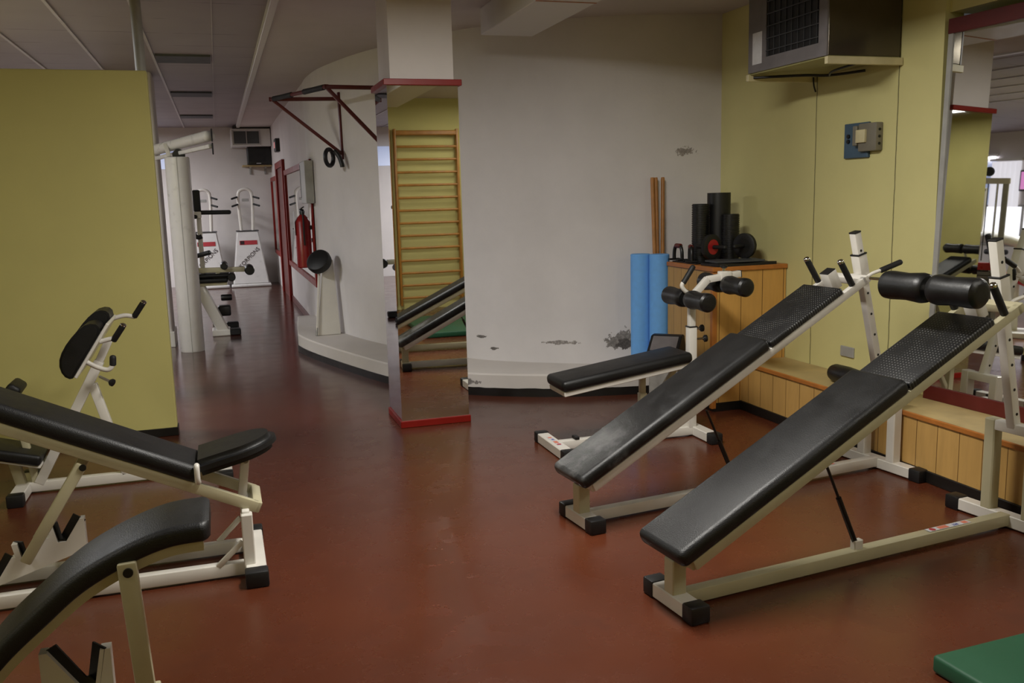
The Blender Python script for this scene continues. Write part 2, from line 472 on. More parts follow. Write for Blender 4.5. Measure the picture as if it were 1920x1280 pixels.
# column
cx0, cx1, cy0, cy1 = 1.065, 1.505, 5.765, 6.2
col = struct('wall_column', 'white_plain', MB().box((cx0+.02, cy0+.015, 0), (cx1-.012, cy1-.02, ZC+.05)))
MB().box((cx0-.008, cy0-.008, 0), (cx1+.008, cy0, 2.2)).build('mirror_panel', 'mirror', col)
MB().box((cx1, cy0, 0), (cx1+.008, cy1, 2.2)).build('mirror_panel', 'mirror', col)
MB().box((cx0-.008, cy0, 0), (cx0, cy1, 2.2)).build('mirror_panel', 'mirror', col)
MB().box((cx0-.03, cy0-.03, 2.188), (cx1+.03, cy1+.02, 2.226), .003).build('upper_band', 'red', col)
MB().box((cx0-.018, cy0-.02, 0), (cx1+.018, cy1+.01, .045), .003).build('lower_band', 'red', col)
# right wall mirror
t = thing('wall_mirror', 'large red and grey framed mirror leaning on the wooden ledge at the right', 'mirror', (3.633, 3.96, .336))
t.rotation_euler = (0, math.radians(1.6), math.radians(3.2))
MB().box((0, -4.2, .0), (.03, 0, 2.0)).build('mirror_glass', 'mirror', t)
MB().box((-.012, -4.2, 1.925), (.0, 0, 2.0), .002).build('top_rail', 'red_dark', t)
MB().box((-.012, -4.2, .0), (.0, 0, .075), .002).build('bottom_rail', 'red_dark', t)
MB().box((-.006, -.03, .075), (.0, 0, 1.925)).build('side_strip', 'grey_box', t)

# ------------------------------------------------------------------ wall bars and mat behind the camera (seen in the mirrors)
def wall_bars(x, label):
    t = thing('wall_bars', label, 'wall bars', (x, YB, 0), group='wooden wall bars on the back wall')
    for sx in (-.42, .42):
        MB().bar((sx, .07, .06), (sx, .07, 2.38), .03, .1, (1, 0, 0), .008).build('upright', 'bar_wood', t)
    zz = .16
    for k in range(13):
        MB().lathe((-.42, .085, zz), (.42, .085, zz), [(0, .016), (.5, .0175), (1, .016)], 12).build('rung', 'bar_wood', t)
        zz += .166
    MB().box((-.43, .02, 2.3), (.43, .11, 2.36), .01).build('top_board', 'bar_wood', t)
    return t
wall_bars(2.69, 'varnished wooden wall bars reflected in the front of the mirrored column')
wall_bars(1.77, 'second section of wooden wall bars, glimpsed at the left edge of the column reflection')
solo('exercise_mat', 'green_mat', MB().obox((2.67, 1.42, .031), (1, .04, 0), (-.04, 1, 0), Z, (1.27, 1.42, .058), .012, 3),
     'thick green exercise mat on the red floor in the lower right corner', 'mat', (2.67, 1.42, .002))

# ------------------------------------------------------------------ decline sit-up benches
def logo(parent, c, right, up, n, w):
    c, right, up, n = V(c), V(right), V(up), V(n)
    st = MB().obox(c+n*.0006, right, up, n, (w, .03, .001)).build('logo_sticker', 'paper', parent)
    MB().obox(c+n*.0014-right*w*.40, right, up, n, (w*.12, .022, .0006)).obox(c+n*.0014+right*w*.13, right, up, n, (w*.22, .024, .0006)).build('colour_block', 'orange', st)
    text('FIT', .024, 'blue_print', 'lettering', st, c+n*.0016-right*w*.16, right, up)
    MB().lathe(c+n*.001+right*w*.38, c+n*.0018+right*w*.38, [(0, .014), (1, .014)], 12).build('emblem', 'red_print', st)

def decline_bench(loc, yaw, tilt, xj, leg_top, label, rollers, worn):
    t = thing('decline_bench', label, 'exercise bench', (*loc, 0), yaw, 'decline sit-up benches on the right')
    th = math.radians(tilt); d = V((math.cos(th), 0, math.sin(th))); n = V((-math.sin(th), 0, math.cos(th)))
    o = V((-.05, 0, .205))
    P = lambda s_, y_=0, h=0: o + d*s_ + Y*y_ + n*h
    fm = 'frame'
    # floor frame
    MB().box((-.035, -.105, .004), (.035, .105, .06), .004).build('foot_bar', fm, t)
    for sy in (-1, 1): MB().box((-.04, sy*.128-.032, 0), (.04, sy*.128+.032, .066), .008, 2).build('end_cap', 'rubber', t)
    MB().bar((.03, 0, .034), (xj-.02, 0, .04), .05, .052).build('floor_rail', 'frame_ivory_shade' if rollers else fm, t)
    MB().box((-.03, -.03, .05), (.028, .03, .19), .004).build('front_post', 'frame_ivory_shade', t)
    MB().rod((.005, -.06, .192), (.005, .06, .192), .02).build('hinge', 'frame_ivory_shade', t)
    cb = MB().box((xj-.03, -.24, .006), (xj+.03, .24, .06), .004).build('rear_bar', fm, t)
    for sy in (-1, 1):
        MB().box((xj-.036, sy*.27-.036, 0), (xj+.036, sy*.27+.036, .066), .008, 2).build('end_cap', 'rubber', t)
        MB().box((xj-.028, sy*.1-.026, .055), (xj+.028, sy*.1+.026, .47), .005).build('rear_post', 'frame_ivory_shade' if rollers else fm, t)
    MB().bar((xj, -.125, .445), (xj, .125, .445), .05, .045, (1, 0, 0)).build('cross_tube', fm, t)
    # reclining frame
    fr = MB()
    for sy in (-1, 1): fr.bar(P(.04, sy*.115, -.02), P(1.80, sy*.115, -.02), .03, .04)
    fr.bar(P(.05, -.12, -.02), P(.05, .12, -.02), .04, .04, d)
    fr.bar(P(1.795, -.13, -.02), P(1.795, .13, -.02), .04, .04, d)
    fr.bar(P(1.15, -.11, -.02), P(1.15, .11, -.02), .04, .03, d)
    fr.build('reclining_frame', 'frame_ivory_shade' if rollers else fm, t)
    MB().obox(P(.57, 0, .031), d, Y, n, (1.15, .285, .066), .026, 5).build('main_pad', 'vinyl_worn' if worn else 'vinyl', t)
    MB().obox(P(1.395, 0, .017), d, Y, n, (.49, .27, .034), .009, 3).build('foot_pad', 'dimple', t)
    # plug socket and grips
    sk = MB().obox(P(1.70, 0, .03), d, Y, n, (.06, .06, .10), .004, 2).build('socket', fm, t)
    if not rollers: MB().obox(P(1.70, 0, .081), d, Y, n, (.058, .058, .006), .002).build('socket_plug', 'rubber', sk)
    for sy in (-1, 1):
        g = MB().grip(P(1.715, sy*.118, 0), P(1.70, sy*.118, .148), .0155).build('hand_grip', 'grip', t)
        MB().lathe(P(1.701, sy*.118, .138), P(1.70, sy*.118, .156), [(0, .0165), (.5, .0165), (.8, .013), (1, .005)], 16).build('chrome_tip', 'chrome', g)
    # adjusting leg with holes
    lt, lb = V((leg_top[0], 0, leg_top[1])), V((xj-.0, 0, .43))
    ld = (lt-lb).normalized(); ls = Y
    lg = MB().bar(lb, lt, .042, .042).build('adjusting_leg', fm, t)
    MB().obox(lt+ld*.003, ld, Y, ld.cross(Y), (.008, .044, .044), .002).build('leg_cap', 'rubber', lg)
    L = (lt-lb).length
    for k in range(7):
        c = lb+ld*(L*(.1+.132*k)) - Y*.0212
        MB().rod(c, c-Y*.0012, .0065, 12).build('pin_hole', 'black_metal', lg)
    top_end = P(1.80, 0, -.02)
    # sleeve where the leg passes the head of the frame
    tz = (top_end.z - lb.z)/ld.z; sc = lb+ld*tz
    sl = MB().obox(sc+ld*.045, ld, Y, ld.cross(Y), (.15, .056, .056), .004, 2).bar(top_end, sc, .04, .04).build('sleeve', fm, t)
    MB().obox(sc+ld*.122, ld, Y, ld.cross(Y), (.008, .06, .06), .002).build('sleeve_collar', 'rubber', sl)
    a = sc+V((.03, -.04, .02))
    lv = MB().path([sc+V((.0, -.03, .0)), a, a+V((.05, -.02, .018))], .009).build('release_lever', fm, t)
    MB().grip(a+V((.035, -.015, .012)), a+V((.15, -.045, .055)), .0145).build('lever_grip', 'grip', lv)
    kn = MB().rod(sc+V((.02, -.02, -.005)), sc+V((.075, -.07, -.012)), .008).build('pull_pin', 'chrome', t)
    MB().bar(sc+V((.075, -.07, -.045)), sc+V((.09, -.075, .02)), .014, .018, bev=.006).build('pull_knob', 'rubber', kn)
    # damper strut
    st = MB().rod((.86, 0, .075), (.76, 0, .29), .011).rod((.76, 0, .29), (.685, 0, .45), .006).build('damper', 'black_metal', t)
    MB().box((.84, -.014, .06), (.885, .014, .1), .003).build('damper_bracket', fm, st)
    if rollers:
        ax = V((1.205, 0, 1.085)); s0 = P(1.70, 0, .08)
        arm = MB().path([s0, s0+n*.05, (s0+ax)/2+n*.045, ax], .014).rod(ax-Y*.225, ax+Y*.225, .011).build('roller_holder', fm, t)
        for sy in (-1, 1):
            prof = [(0, .02), (0, .05), (.04, .058), (.14, .062), (.45, .056), (.8, .06), (.93, .058), (.985, .046), (1, .03), (1, .012)]
            MB().lathe(ax+Y*sy*.012, ax+Y*sy*.235, prof, 28).build('foam_roller', 'foam', arm)
        logo(t, (1.37, -.0, .0663), -X, -Y, Z, .24)
    else:
        logo(t, (1.40, .0, .0663), -X, -Y, Z, .2)
    return t
decline_bench((1.49, 3.70), math.radians(6), 28.1, 1.80, (1.584, 1.262), 'decline bench with empty black plug socket at its head, behind the front bench', False, True)
decline_bench((1.485, 2.79), math.radians(6), 26.6, 1.74, (1.555, 1.262), 'frontmost decline bench with two black foam rollers above its foot pad', True, False)

# spare foam roller lying on the wooden ledge
t = thing('foam_roller_set', 'black foam roller lying on the wooden ledge behind the front bench', 'foam roller', (3.47, 4.2, .336))
MB().lathe((0, -.1, .055), (.0, .33, .055), [(0, .02), (0, .045), (.05, .053), (.3, .055), (.5, .05), (.7, .055), (.95, .053), (1, .045), (1, .015)], 26).build('foam_sleeve', 'foam', t)
MB().rod((0, -.125, .055), (0, .355, .055), .012).build('core_tube', 'steel', t)

# ------------------------------------------------------------------ leg extension bench
t = thing('leg_extension_bench', 'leg curl bench with four black foam rollers and flat black pad beside the cabinet', 'exercise bench', (1.79, 4.86, 0))
o = V((1.79, 4.86, 0)); Q = lambda x, z, y=0: V((x-o.x, y, z))
MB().box((-.035, -.20, .004), (.035, .20, .06), .004).build('foot_bar', 'frame', t)
MB().box((.90, -.21, .004), (.97, .21, .06), .004).build('foot_bar', 'frame', t)
for x in (0, .935):
    for sy in (-1, 1): MB().box((x-.04, sy*.225-.03, 0), (x+.04, sy*.225+.03, .066), .008, 2).build('end_cap', 'rubber', t)
MB().bar((.03, 0, .034), (.91, 0, .034), .05, .052).build('floor_rail', 'frame', t)
MB().prism([(.80, .06), (.9, .06), (.9, .17)], (0, -.006, 0), X, Z, (0, .012, 0)).build('gusset', 'frame', t)
MB().box((.12, -.028, .06), (.15, .028, .078), .004).build('rail_stop', 'rubber', t)
MB().bar(Q(2.69, .05), Q(2.69, .68), .052, .052).build('post_sleeve', 'frame', t)
MB().bar(Q(2.69, .676), Q(2.69, .684), .058, .058).build('sleeve_collar', 'rubber', t)
up = MB().bar(Q(2.69, .60), Q(2.69, .865), .04, .04).bar(Q(2.687, .855), Q(2.80, .965), .04, .04).bar(Q(2.795, .96), Q(3.02, .985), .04, .04).build('upper_post', 'frame', t)
MB().bar(Q(3.018, .985), Q(3.024, .9855), .042, .042).build('arm_cap', 'rubber', up)
MB().obox(Q(2.915, .975), X, Y, Z, (.07, .055, .06), .004, 2).build('arm_slider', 'frame', up)
k = MB().rod(Q(2.91, .99), Q(2.91, 1.03), .008).build('clamp_pin', 'chrome', up)
MB().lathe(Q(2.91, 1.022), Q(2.91, 1.045), [(0, .012), (.3, .022), (.8, .022), (1, .01)], 16).build('clamp_knob', 'rubber', k)
prof = [(0, .02), (0, .046), (.05, .054), (.2, .057), (.5, .049), (.8, .056), (.93, .056), (.985, .045), (1, .03), (1, .012)]
for (x, z) in ((2.665, .85), (2.915, .925)):
    axl = MB().rod(Q(x, z, -.25), Q(x, z, .25), .011).build('roller_axle', 'chrome', t)
    for sy in (-1, 1): MB().lathe(Q(x, z, sy*.025), Q(x, z, sy*.255), prof, 26).build('foam_roller', 'foam', axl)
h = MB().path([Q(2.69, .87, 0), Q(2.645, .90, -.0), Q(2.625, .93, 0), Q(2.635, .955, 0)], .013).build('handle_tube', 'frame', t)
MB().grip(Q(2.632, .945), Q(2.705, 1.05), .0165).build('hand_grip', 'grip', h)
for z, l in ((.665, .05), (.60, .075)):
    k = MB().rod(Q(2.71, z), Q(2.71+l, z), .007).build('adjuster_pin', 'chrome', t)
    MB().lathe(Q(2.71+l-.01, z), Q(2.71+l+.012, z), [(0, .015), (.3, .022), (.8, .022), (1, .01)], 16).build('adjuster_knob', 'rubber', k)
th = math.atan2(.485-.38, 2.59-1.81); d = V((math.cos(th), 0, math.sin(th))); n = V((-math.sin(th), 0, math.cos(th)))
c0 = Q(1.81, .375)
MB().obox(c0+d*.41+n*.032, d, Y, n, (.84, .285, .066), .026, 5).build('seat_pad', 'vinyl', t)
MB().obox(c0+d*.41-n*.014, d, Y, n, (.82, .25, .028), .003).build('seat_frame', 'frame', t)
MB().bar(Q(2.36, .05), Q(2.36, .3), .045, .045).build('seat_post', 'frame_ivory_shade', t)
MB().bar(Q(2.36, .28), Q(2.36, .44), .035, .035).build('seat_post', 'frame_ivory_shade', t)
MB().bar(Q(2.36, .12), Q(2.60, .46), .03, .03).build('seat_brace', 'frame_ivory_shade', t)
logo(t, (.0, -.0, .0603), -Y, X, Z, .2)

# ------------------------------------------------------------------ cabinet and what is on it
t = thing('storage_cabinet', 'pine board cabinet with orange-brown top in the corner by the yellow wall', 'cabinet', (3.39, 5.64, 0))
MB().box((-.275, -.31, .06), (.285, .335, .955)).build('body', 'board_x', t)
MB().box((-.279, -.31, .06), (-.2745, .335, .955)).build('side_panel', 'board_s', t)
MB().box((-.284, -.316, .02), (-.25, -.28, .955), .003).build('corner_post', 'edge_wood', t)
MB().box((-.29, -.325, .955), (.287, .335, .985), .003).build('top', 'edge_wood', t)
MB().box((-.27, -.315, 0), (.285, .3, .06)).build('plinth', 'skirt', t)
def tex_roller(name, x, y, r, h, label, bumps):
    mb = MB()
    n = 26
    prof = [(0, r*.9)]
    for k in range(n):
        a = (k+.15)/n; b = (k+.7)/n
        prof += [(a, r*(1 if bumps else .985)), (b, r*(1 if bumps else .985)), (b+.05/n, r*(.93 if bumps else .985)), (a+.98/n, r*(.93 if bumps else .985))]
    prof += [(1, r*.95), (1, r*.55), (.97, r*.5)]
    mb.lathe((0, 0, 0), (0, 0, h), prof, 30)
    o = mb.build('massage_roller', 'foam', None); o.location = (x, y, .985)
    tag(o, label, 'foam roller', 'black massage rollers standing on the cabinet')
tex_roller('a', 3.295, 5.83, .062, .41, 'ribbed black massage roller standing at the left on the cabinet', True)
tex_roller('b', 3.455, 5.85, .085, .485, 'tallest smooth black foam roller standing on the cabinet', False)
tex_roller('c', 3.46, 5.70, .064, .335, 'shortest black massage roller standing at the right on the cabinet', True)
ZT = .985
def mat_sheet(cx, cy, w, l, rz, z, th, label, mat='rubber'):
    u = V((math.cos(rz), math.sin(rz), 0)); v = V((-math.sin(rz), math.cos(rz), 0))
    mb = MB(); nx, ny = 10, 8
    def f(b):
        g = [[b.verts.new(V((0, 0, 0))+u*((i/nx-.5)*w)+v*((j/ny-.5)*l)+Z*(th+.004*math.sin(i*.9+j*.7)*(1 if th > .012 else .3))) for j in range(ny+1)] for i in range(nx+1)]
        fs = [b.faces.new((g[i][j], g[i+1][j], g[i+1][j+1], g[i][j+1])) for i in range(nx) for j in range(ny)]
        r = bmesh.ops.extrude_face_region(b, geom=fs)
        vs = [e for e in r['geom'] if isinstance(e, bmesh.types.BMVert)]
        for q in vs: q.co.z = 0
        bmesh.ops.recalc_face_normals(b, faces=b.faces)
    mb._new(f)
    o = mb.build('folded_mat', mat); o.location = (cx, cy, z)
    tag(o, label, 'mat', 'dark folded mats on the cabinet')
mat_sheet(3.37, 5.44, .46, .22, .04, ZT, .018, 'lower dark folded exercise mat on the front of the cabinet top')
mat_sheet(3.34, 5.44, .36, .17, -.06, ZT+.024, .012, 'upper dark grey sheet lying on the folded mat on the cabinet', 'dark_grey')
mat_sheet(3.205, 5.78, .14, .34, .0, ZT, .008, 'thin dark mat under the push-up handles on the cabinet')
def pushup(x, y, rz, label):
    t = thing('push_up_handle', label, 'push-up handle', (x, y, ZT+.01), rz, 'push-up handles on the cabinet')
    MB().path([(-.06, 0, .008), (-.055, 0, .07), (-.03, 0, .105), (.03, 0, .105), (.055, 0, .07), (.06, 0, .008)], .013).build('frame', 'black_metal', t)
    MB().grip((-.04, 0, .106), (.04, 0, .106), .017).build('grip', 'red_dark', t)
    for sx in (-1, 1): MB().box((sx*.06-.015, -.045, 0), (sx*.06+.015, .045, .014), .005).build('foot', 'rubber', t)
pushup(3.16, 5.91, 1.57, 'left red and black push-up handle on the cabinet top')
pushup(3.165, 5.735, 1.2, 'red and black push-up handle nearer the ab wheel on the cabinet')
def ab_wheel(x, y, rz, label, spoke):
    t = thing('ab_wheel', label, 'ab wheel', (x, y, ZT+.033), rz, 'ab wheels on the cabinet')
    zc = .088
    MB().lathe((0, -.018, zc), (0, .018, zc), [(0, .05), (0, .075), (.12, .087), (.88, .087), (1, .075), (1, .05)], 36).build('tyre', 'rubber', t)
    MB().lathe((0, -.02, zc), (0, .02, zc), [(0, .012), (0, .052), (1, .052), (1, .012)], 24).build('hub', spoke, t)
    for sy in (-1, 1):
        MB().grip((0, sy*.02, zc), (0, sy*.135, zc), .014).build('handle', 'grip', t)
ab_wheel(3.225, 5.555, .3, 'black ab wheel with red hub at the front left on the cabinet', 'red_plastic')
ab_wheel(3.47, 5.525, -1.15, 'plain black ab wheel with handle pointing at the yellow wall', 'black_metal')

# blue rollers, sticks, bin
def blue(x, y, label):
    o = MB().lathe((0, 0, 0), (0, 0, .865), [(0, .068), (.006, .074), (.994, .074), (1, .07), (1, .02)], 40).build('foam_roller', 'blue_foam'); o.location = (x, y, H_+.001)
    tag(o, label, 'foam roller', 'long blue foam rollers standing by the cabinet')
blue(2.985, 6.17, 'left long blue foam roller standing on the ledge against the white wall')
blue(3.085, 6.06, 'right long blue foam roller standing beside the pine cabinet')
for (x0, x1, y1, lab) in ((3.13, 3.118, 6.24, 'leftmost wooden exercise stick leaning behind the blue rollers'), (3.165, 3.15, 6.245, 'middle wooden exercise stick leaning behind the blue rollers'), (3.165, 3.203, 6.235, 'rightmost wooden exercise stick, tilted to the right, behind the blue rollers')):
    yb = 6.17 if 'middle' not in lab else 6.215
    o = MB().lathe((0, 0, 0), (x1-x0, y1-yb, 1.425), [(0, .013), (.01, .0145), (.99, .0145), (1, .012)], 16).build('wooden_stick', 'stick_wood'); o.location = (x0, yb, H_+.002)
    tag(o, lab, 'exercise stick', 'wooden sticks behind the blue rollers')
t = thing('waste_bin', 'mottled grey waste bin with dark swing lid behind the leg curl bench', 'bin', (2.92, 5.63, 0), .85)
MB().prism([(-.09, 0), (.09, 0), (.108, .375), (-.108, .375)], (0, -.1, 0), X, Z, (0, .2, 0), .008).build('bin_body', 'bin_grey', t)
ld_ = MB().prism([(-.118, .37), (.118, .37), (.118, .42), (.08, .50), (.01, .50), (-.118, .40)], (0, -.11, 0), X, Z, (0, .22, 0), .006).build('swing_lid', 'rubber', t)
MB().obox((-.056, 0, .4525), (.128, 0, .10), Y, (-.10, 0, .128), (.135, .18, .004), .001).build('lid_flap', 'heater_grey', ld_)

# ------------------------------------------------------------------ right wall fittings
t = thing('fan_heater', 'dark grey box heater with black grille mounted high on the yellow wall', 'heater', (3.43, 4.68, 2.15))
MB().box((-.235, -.38, .045), (.24, .38, .58), .004).build('casing', 'heater_side', t)
fg = MB()
fg.box((-.245, -.382, .045), (-.235, -.31, .58)).box((-.245, .195, .045), (-.235, .382, .58)).box((-.245, -.31, .045), (-.235, .195, .12)).box((-.245, -.31, .54), (-.235, .195, .58))
fg.build('front_frame', 'heater_grey', t)
gr = MB().box((-.238, -.31, .12), (-.2355, .195, .54)).build('grille', 'heater_black', t)
mb = MB()
for k in range(6): mb.box((-.249, -.31, .15+.07*k), (-.241, .195, .156+.07*k), .002)
for k in range(9): mb.box((-.243, -.29+.058*k, .12), (-.239, -.286+.058*k, .54))
mb.build('grille_bars', 'dark_grey', gr)
MB().box((-.2465, .235, .09), (-.2451, .335, .275)).build('rating_label', 'paper', t)
MB().box((-.234, -.378, .036), (.238, .378, .046)).build('underside', 'heater_olive', t)
for sy in (-1, 1):
    MB().box((-.25, sy*.385-.012, .0), (.247, sy*.385+.012, .04), .002).build('bracket', 'cream', t)
MB().path([(-.22, .36, .02), (.0, .16, .012), (.1, .05, .0), (.235, -.1, .01)], .008).path([(.1, .05, 0), (.05, -.06, .012), (.06, -.3, .03)], .007).path([(.22, .37, .03), (.225, .37, -.02), (.24, .37, -.06)], .005).build('pipe', 'black_metal', t)
t = thing('switch_box', 'blue-grey electrical switch box with cream rocker on the yellow wall', 'switch box', (3.68, 4.58, 1.66))
MB().box((-.02, -.05, .0), (0, .165, .205), .003).build('back_plate', 'blue_plate', t)
cs = MB().box((-.05, -.155, .035), (0, .0, .195), .006, 2).build('casing', 'box_brown', t)
for z in (.075, .115, .155): MB().rod((-.026, -.1555, z), (-.026, -.158, z), .008, 12).build('cable_hole', 'black_metal', cs)
MB().box((-.066, -.075, .085), (-.045, .005, .16), .004, 2).build('rocker', 'cream', t)
MB().box((-.06, .005, .07), (-.018, .04, .185), .004).build('lever_block', 'box_brown', t)
MB().rod((-.03, .12, .1), (-.018, .12, .1), .012, 14).rod((-.03, .12, .13), (-.018, .12, .13), .012, 14).build('screw_cap', 'black_metal', t)
solo('outlet_cover', 'grey_box', MB().box((3.668, 4.605, .445), (3.68, 4.73, .51), .003), 'small grey blank outlet plate low on the yellow wall', 'outlet cover', (3.68, 4.667, .445))

# ------------------------------------------------------------------ pull-up bar on the curved wall
t = thing('pull_up_bar', 'dark red wall mounted pull-up bar with black wrapped grips left of the column', 'pull-up bar', (1.16, 8.6, 1.9))
O = V((1.16, 8.6, 1.9)); W = lambda x, y, z: V((x, y, z))-O
BL, BR = W(.556, 8.9, 2.425), W(.94, 7.9, 2.425)
AL, AR = W(1.165, 8.87, 2.43), W(1.42, 7.98, 2.43)
SL, SR = W(1.17, 8.85, 1.92), W(1.43, 7.96, 1.92)
br = MB().rod(BL, BR, .017, 16).build('bar', 'red_dark', t)
dd = BR-BL
MB().lathe(BL+dd*.04, BL+dd*.40, [(0, .018), (.02, .024), (.5, .0225), (.98, .024), (1, .018)], 16).build('grip_wrap', 'grip', br)
MB().lathe(BL+dd*.62, BL+dd*.97, [(0, .018), (.02, .024), (.5, .0225), (.98, .024), (1, .018)], 16).build('grip_wrap', 'grip', br)
for B_, A_, S_ in ((BL, AL, SL), (BR, AR, SR)):
    MB().bar(B_, A_, .034, .034, Z, .004).build('top_arm', 'red_dark', t)
    MB().bar(B_, S_, .03, .03, Z, .004).build('strut', 'red_dark', t)
    MB().bar(V((A_.x+.004, A_.y-.005, .56+.03)), V((A_.x+.008, A_.y-.02, -.03)), .035, .02, (.3, -1, 0), .003).build('wall_bracket', 'red_dark', t)
    for k in (0, 1): MB().bar(B_-Z*0+(-dd.normalized()*.006 if B_ is BL else dd.normalized()*.006), B_+(-dd.normalized()*.014 if B_ is BL else dd.normalized()*.014), .04, .04, Z, .002).build('end_cap', 'red_dark', br) if k == 0 else None
t = thing('strap_ring', 'black padded strap looped round the lower end of the pull-up bar strut', 'strap', (1.09, 8.78, 1.845))
pts = [(-.05+.075*math.cos(a)*.6, -.0+.08*math.cos(a)*.8, .04+.075*math.sin(a)) for a in [2*PI*k/12 for k in range(13)]]
MB().path(pts, .02, 10, 3).build('loop', 'rubber', t)
MB().path([(.0, .0, .1), (.035, -.03, .05), (.055, -.06, -.02), (.06, -.06, -.05)], .022, 10, 3).build('strap_end', 'rubber', t)

# board with round black pad leaning on the curved wall
t = thing('leaning_stool_board', 'white tapered board with round black padded disc leaning on the curved wall', 'padded board', (.97, 9.05, H_))
MB().prism([(-.115, .0), (.115, .0), (.075, .74), (-.02, .74)], (0, -.02, .003), X, (.02, .16, .99), (0, .022, -.003), .003).build('board', 'frame', t)
MB().bar((-.12, -.03, .0), (-.045, .09, .7), .025, .025).build('side_tube', 'frame', t)
MB().rod((-.124, -.034, .002), (-.113, -.018, .08), .012).build('tube_tip', 'steel', t)
MB().lathe((-.03, .055, .70), (-.075, -.005, .755), [(0, .1), (.1, .118), (.6, .125), (.9, .115), (1, .095)], 32).build('round_pad', 'vinyl', t)

# ------------------------------------------------------------------ corridor wall
struct('door_1', 'red_dark', MB().box((.985, 14.1, 0), (1.0, 15.55, 2.03)))
d_ = bpy.data.objects['door_1']
for a, b in (((.955, 14.0, 0), (1.0, 14.16, 2.1)), ((.955, 15.5, 0), (1.0, 15.66, 2.1)), ((.955, 14.16, 2.0), (1.0, 15.5, 2.1))):
    MB().box(a, b, .004).build('door_frame', 'red', d_)
def wall_mirror2(y0, y1, z0, z1, label, name):
    t = thing('framed_mirror', label, 'mirror', (1.0, (y0+y1)/2, z0), group='red framed mirrors on the corridor wall')
    h = (y1-y0)/2; H = z1-z0
    MB().box((-.012, -h, 0), (0, h, H)).build('mirror_glass', 'mirror', t)
    mb = MB().box((-.03, -h, 0), (-.0, h, .07), .003).box((-.03, -h, H-.07), (0, h, H), .003).box((-.03, -h, .07), (0, -h+.09, H-.07), .003).box((-.03, h-.09, .07), (0, h, H-.07), .003)
    mb.build('frame', 'red', t)
wall_mirror2(10.06, 13.93, .55, 1.93, 'long red framed mirror on the corridor wall nearer than the red door', 'a')
wall_mirror2(15.9, 17.4, .55, 1.91, 'narrow red framed mirror on the corridor wall beyond the red door', 'b')
struct('baseboard_corridor', 'red_dark', MB().box((.985, 10.72, 0), (1.0, 13.98, .09), .003))
t = thing('wall_cabinet_box', 'flat grey metal box mounted over the corridor mirror', 'wall box', (1.0, 10.22, 1.46))
MB().box((-.09, -.28, 0), (-.0, .28, .45), .006).build('casing', 'grey_box', t)
MB().box((-.094, .24, .06), (-.0905, .262, .42)).build('edge_strip', 'black_metal', t)
t = thing('fire_extinguisher', 'red fire extinguisher with white tag hanging under the grey wall box', 'fire extinguisher', (.885, 10.27, .76))
MB().lathe((0, 0, 0), (0, 0, .58), [(0, .07), (.02, .085), (.86, .085), (.95, .055), (1, .025)], 28).build('cylinder', 'ext_red', t)
MB().lathe((0, 0, .57), (0, 0, .64), [(0, .024), (.6, .03), (1, .018)], 16).bar((-.02, -.06, .64), (.02, .05, .66), .03, .014).build('valve', 'black_metal', t)
MB().box((-.092, -.05, .36), (-.088, .035, .62)).build('tag', 'paper', t)
MB().path([(0, -.03, .62), (.0, -.085, .57), (.0, -.098, .4), (.0, -.096, .25)], .009).build('hose', 'rubber', t)
MB().box((.06, -.05, .42), (.103, .05, .46), .003).build('wall_hanger', 'black_metal', t)
t = thing('emergency_light', 'small black emergency light with red panel high on the corridor wall', 'emergency light', (1.0, 14.9, 2.25))
MB().box((-.07, -.16, 0), (0, .16, .2), .006).build('casing', 'black_metal', t)
MB().box((-.073, -.05, .06), (-.0695, .13, .15)).build('lit_panel', 'exit_red', t)

# far wall: heater, television on its shelf
t = thing('wall_fan_unit', 'white ceiling fan heater with chrome framed grille on the far wall', 'fan heater', (.66, 17.12, 2.45))
MB().box((-.34, -.3, .0), (.33, .325, .3), .006).build('casing', 'white_gloss', t)
fr = MB().box((-.315, -.312, .02), (.16, -.3, .045)).box((-.315, -.312, .255), (.16, -.3, .28)).box((-.315, -.312, .045), (-.29, -.3, .255)).box((.135, -.312, .045), (.16, -.3, .255)).box((-.085, -.312, .045), (-.07, -.3, .255))
fr.build('grille_frame', 'chrome', t)
MB().box((-.29, -.306, .045), (.135, -.3005, .255)).build('grille', 'dark_grey', t)
MB().box((-.30, -.28, .3), (.33, .32, .345)).build('mounting_plate', 'black_metal', t)
t = thing('television', 'black boxy television on a pale wall shelf at the corridor end', 'television', (.78, 17.2, 2.135))
MB().box((-.2, -.2, 0), (.21, .1, .31), .02, 3).box((-.13, .08, .03), (.14, .22, .27), .02, 2).build('casing', 'black_metal', t)
MB().box((-.175, -.204, .055), (.12, -.2, .285), .008).build('screen', 'heater_black', t)
MB().box((-.05, -.203, .022), (.03, -.2005, .032)).build('nameplate', 'paper', t)
t = thing('wall_shelf', 'pale wooden wall shelf on two brackets under the television', 'shelf', (.77, 17.25, 1.98))
MB().box((-.28, -.2, .13), (.225, .195, .155), .003).build('shelf_board', 'top_wood', t)
for x in (-.14, .12): MB().box((x-.015, -.15, .105), (x+.015, .195, .13), .002).box((x-.015, .17, .0), (x+.015, .2, .13), .002).build('bracket', 'grey_box', t)

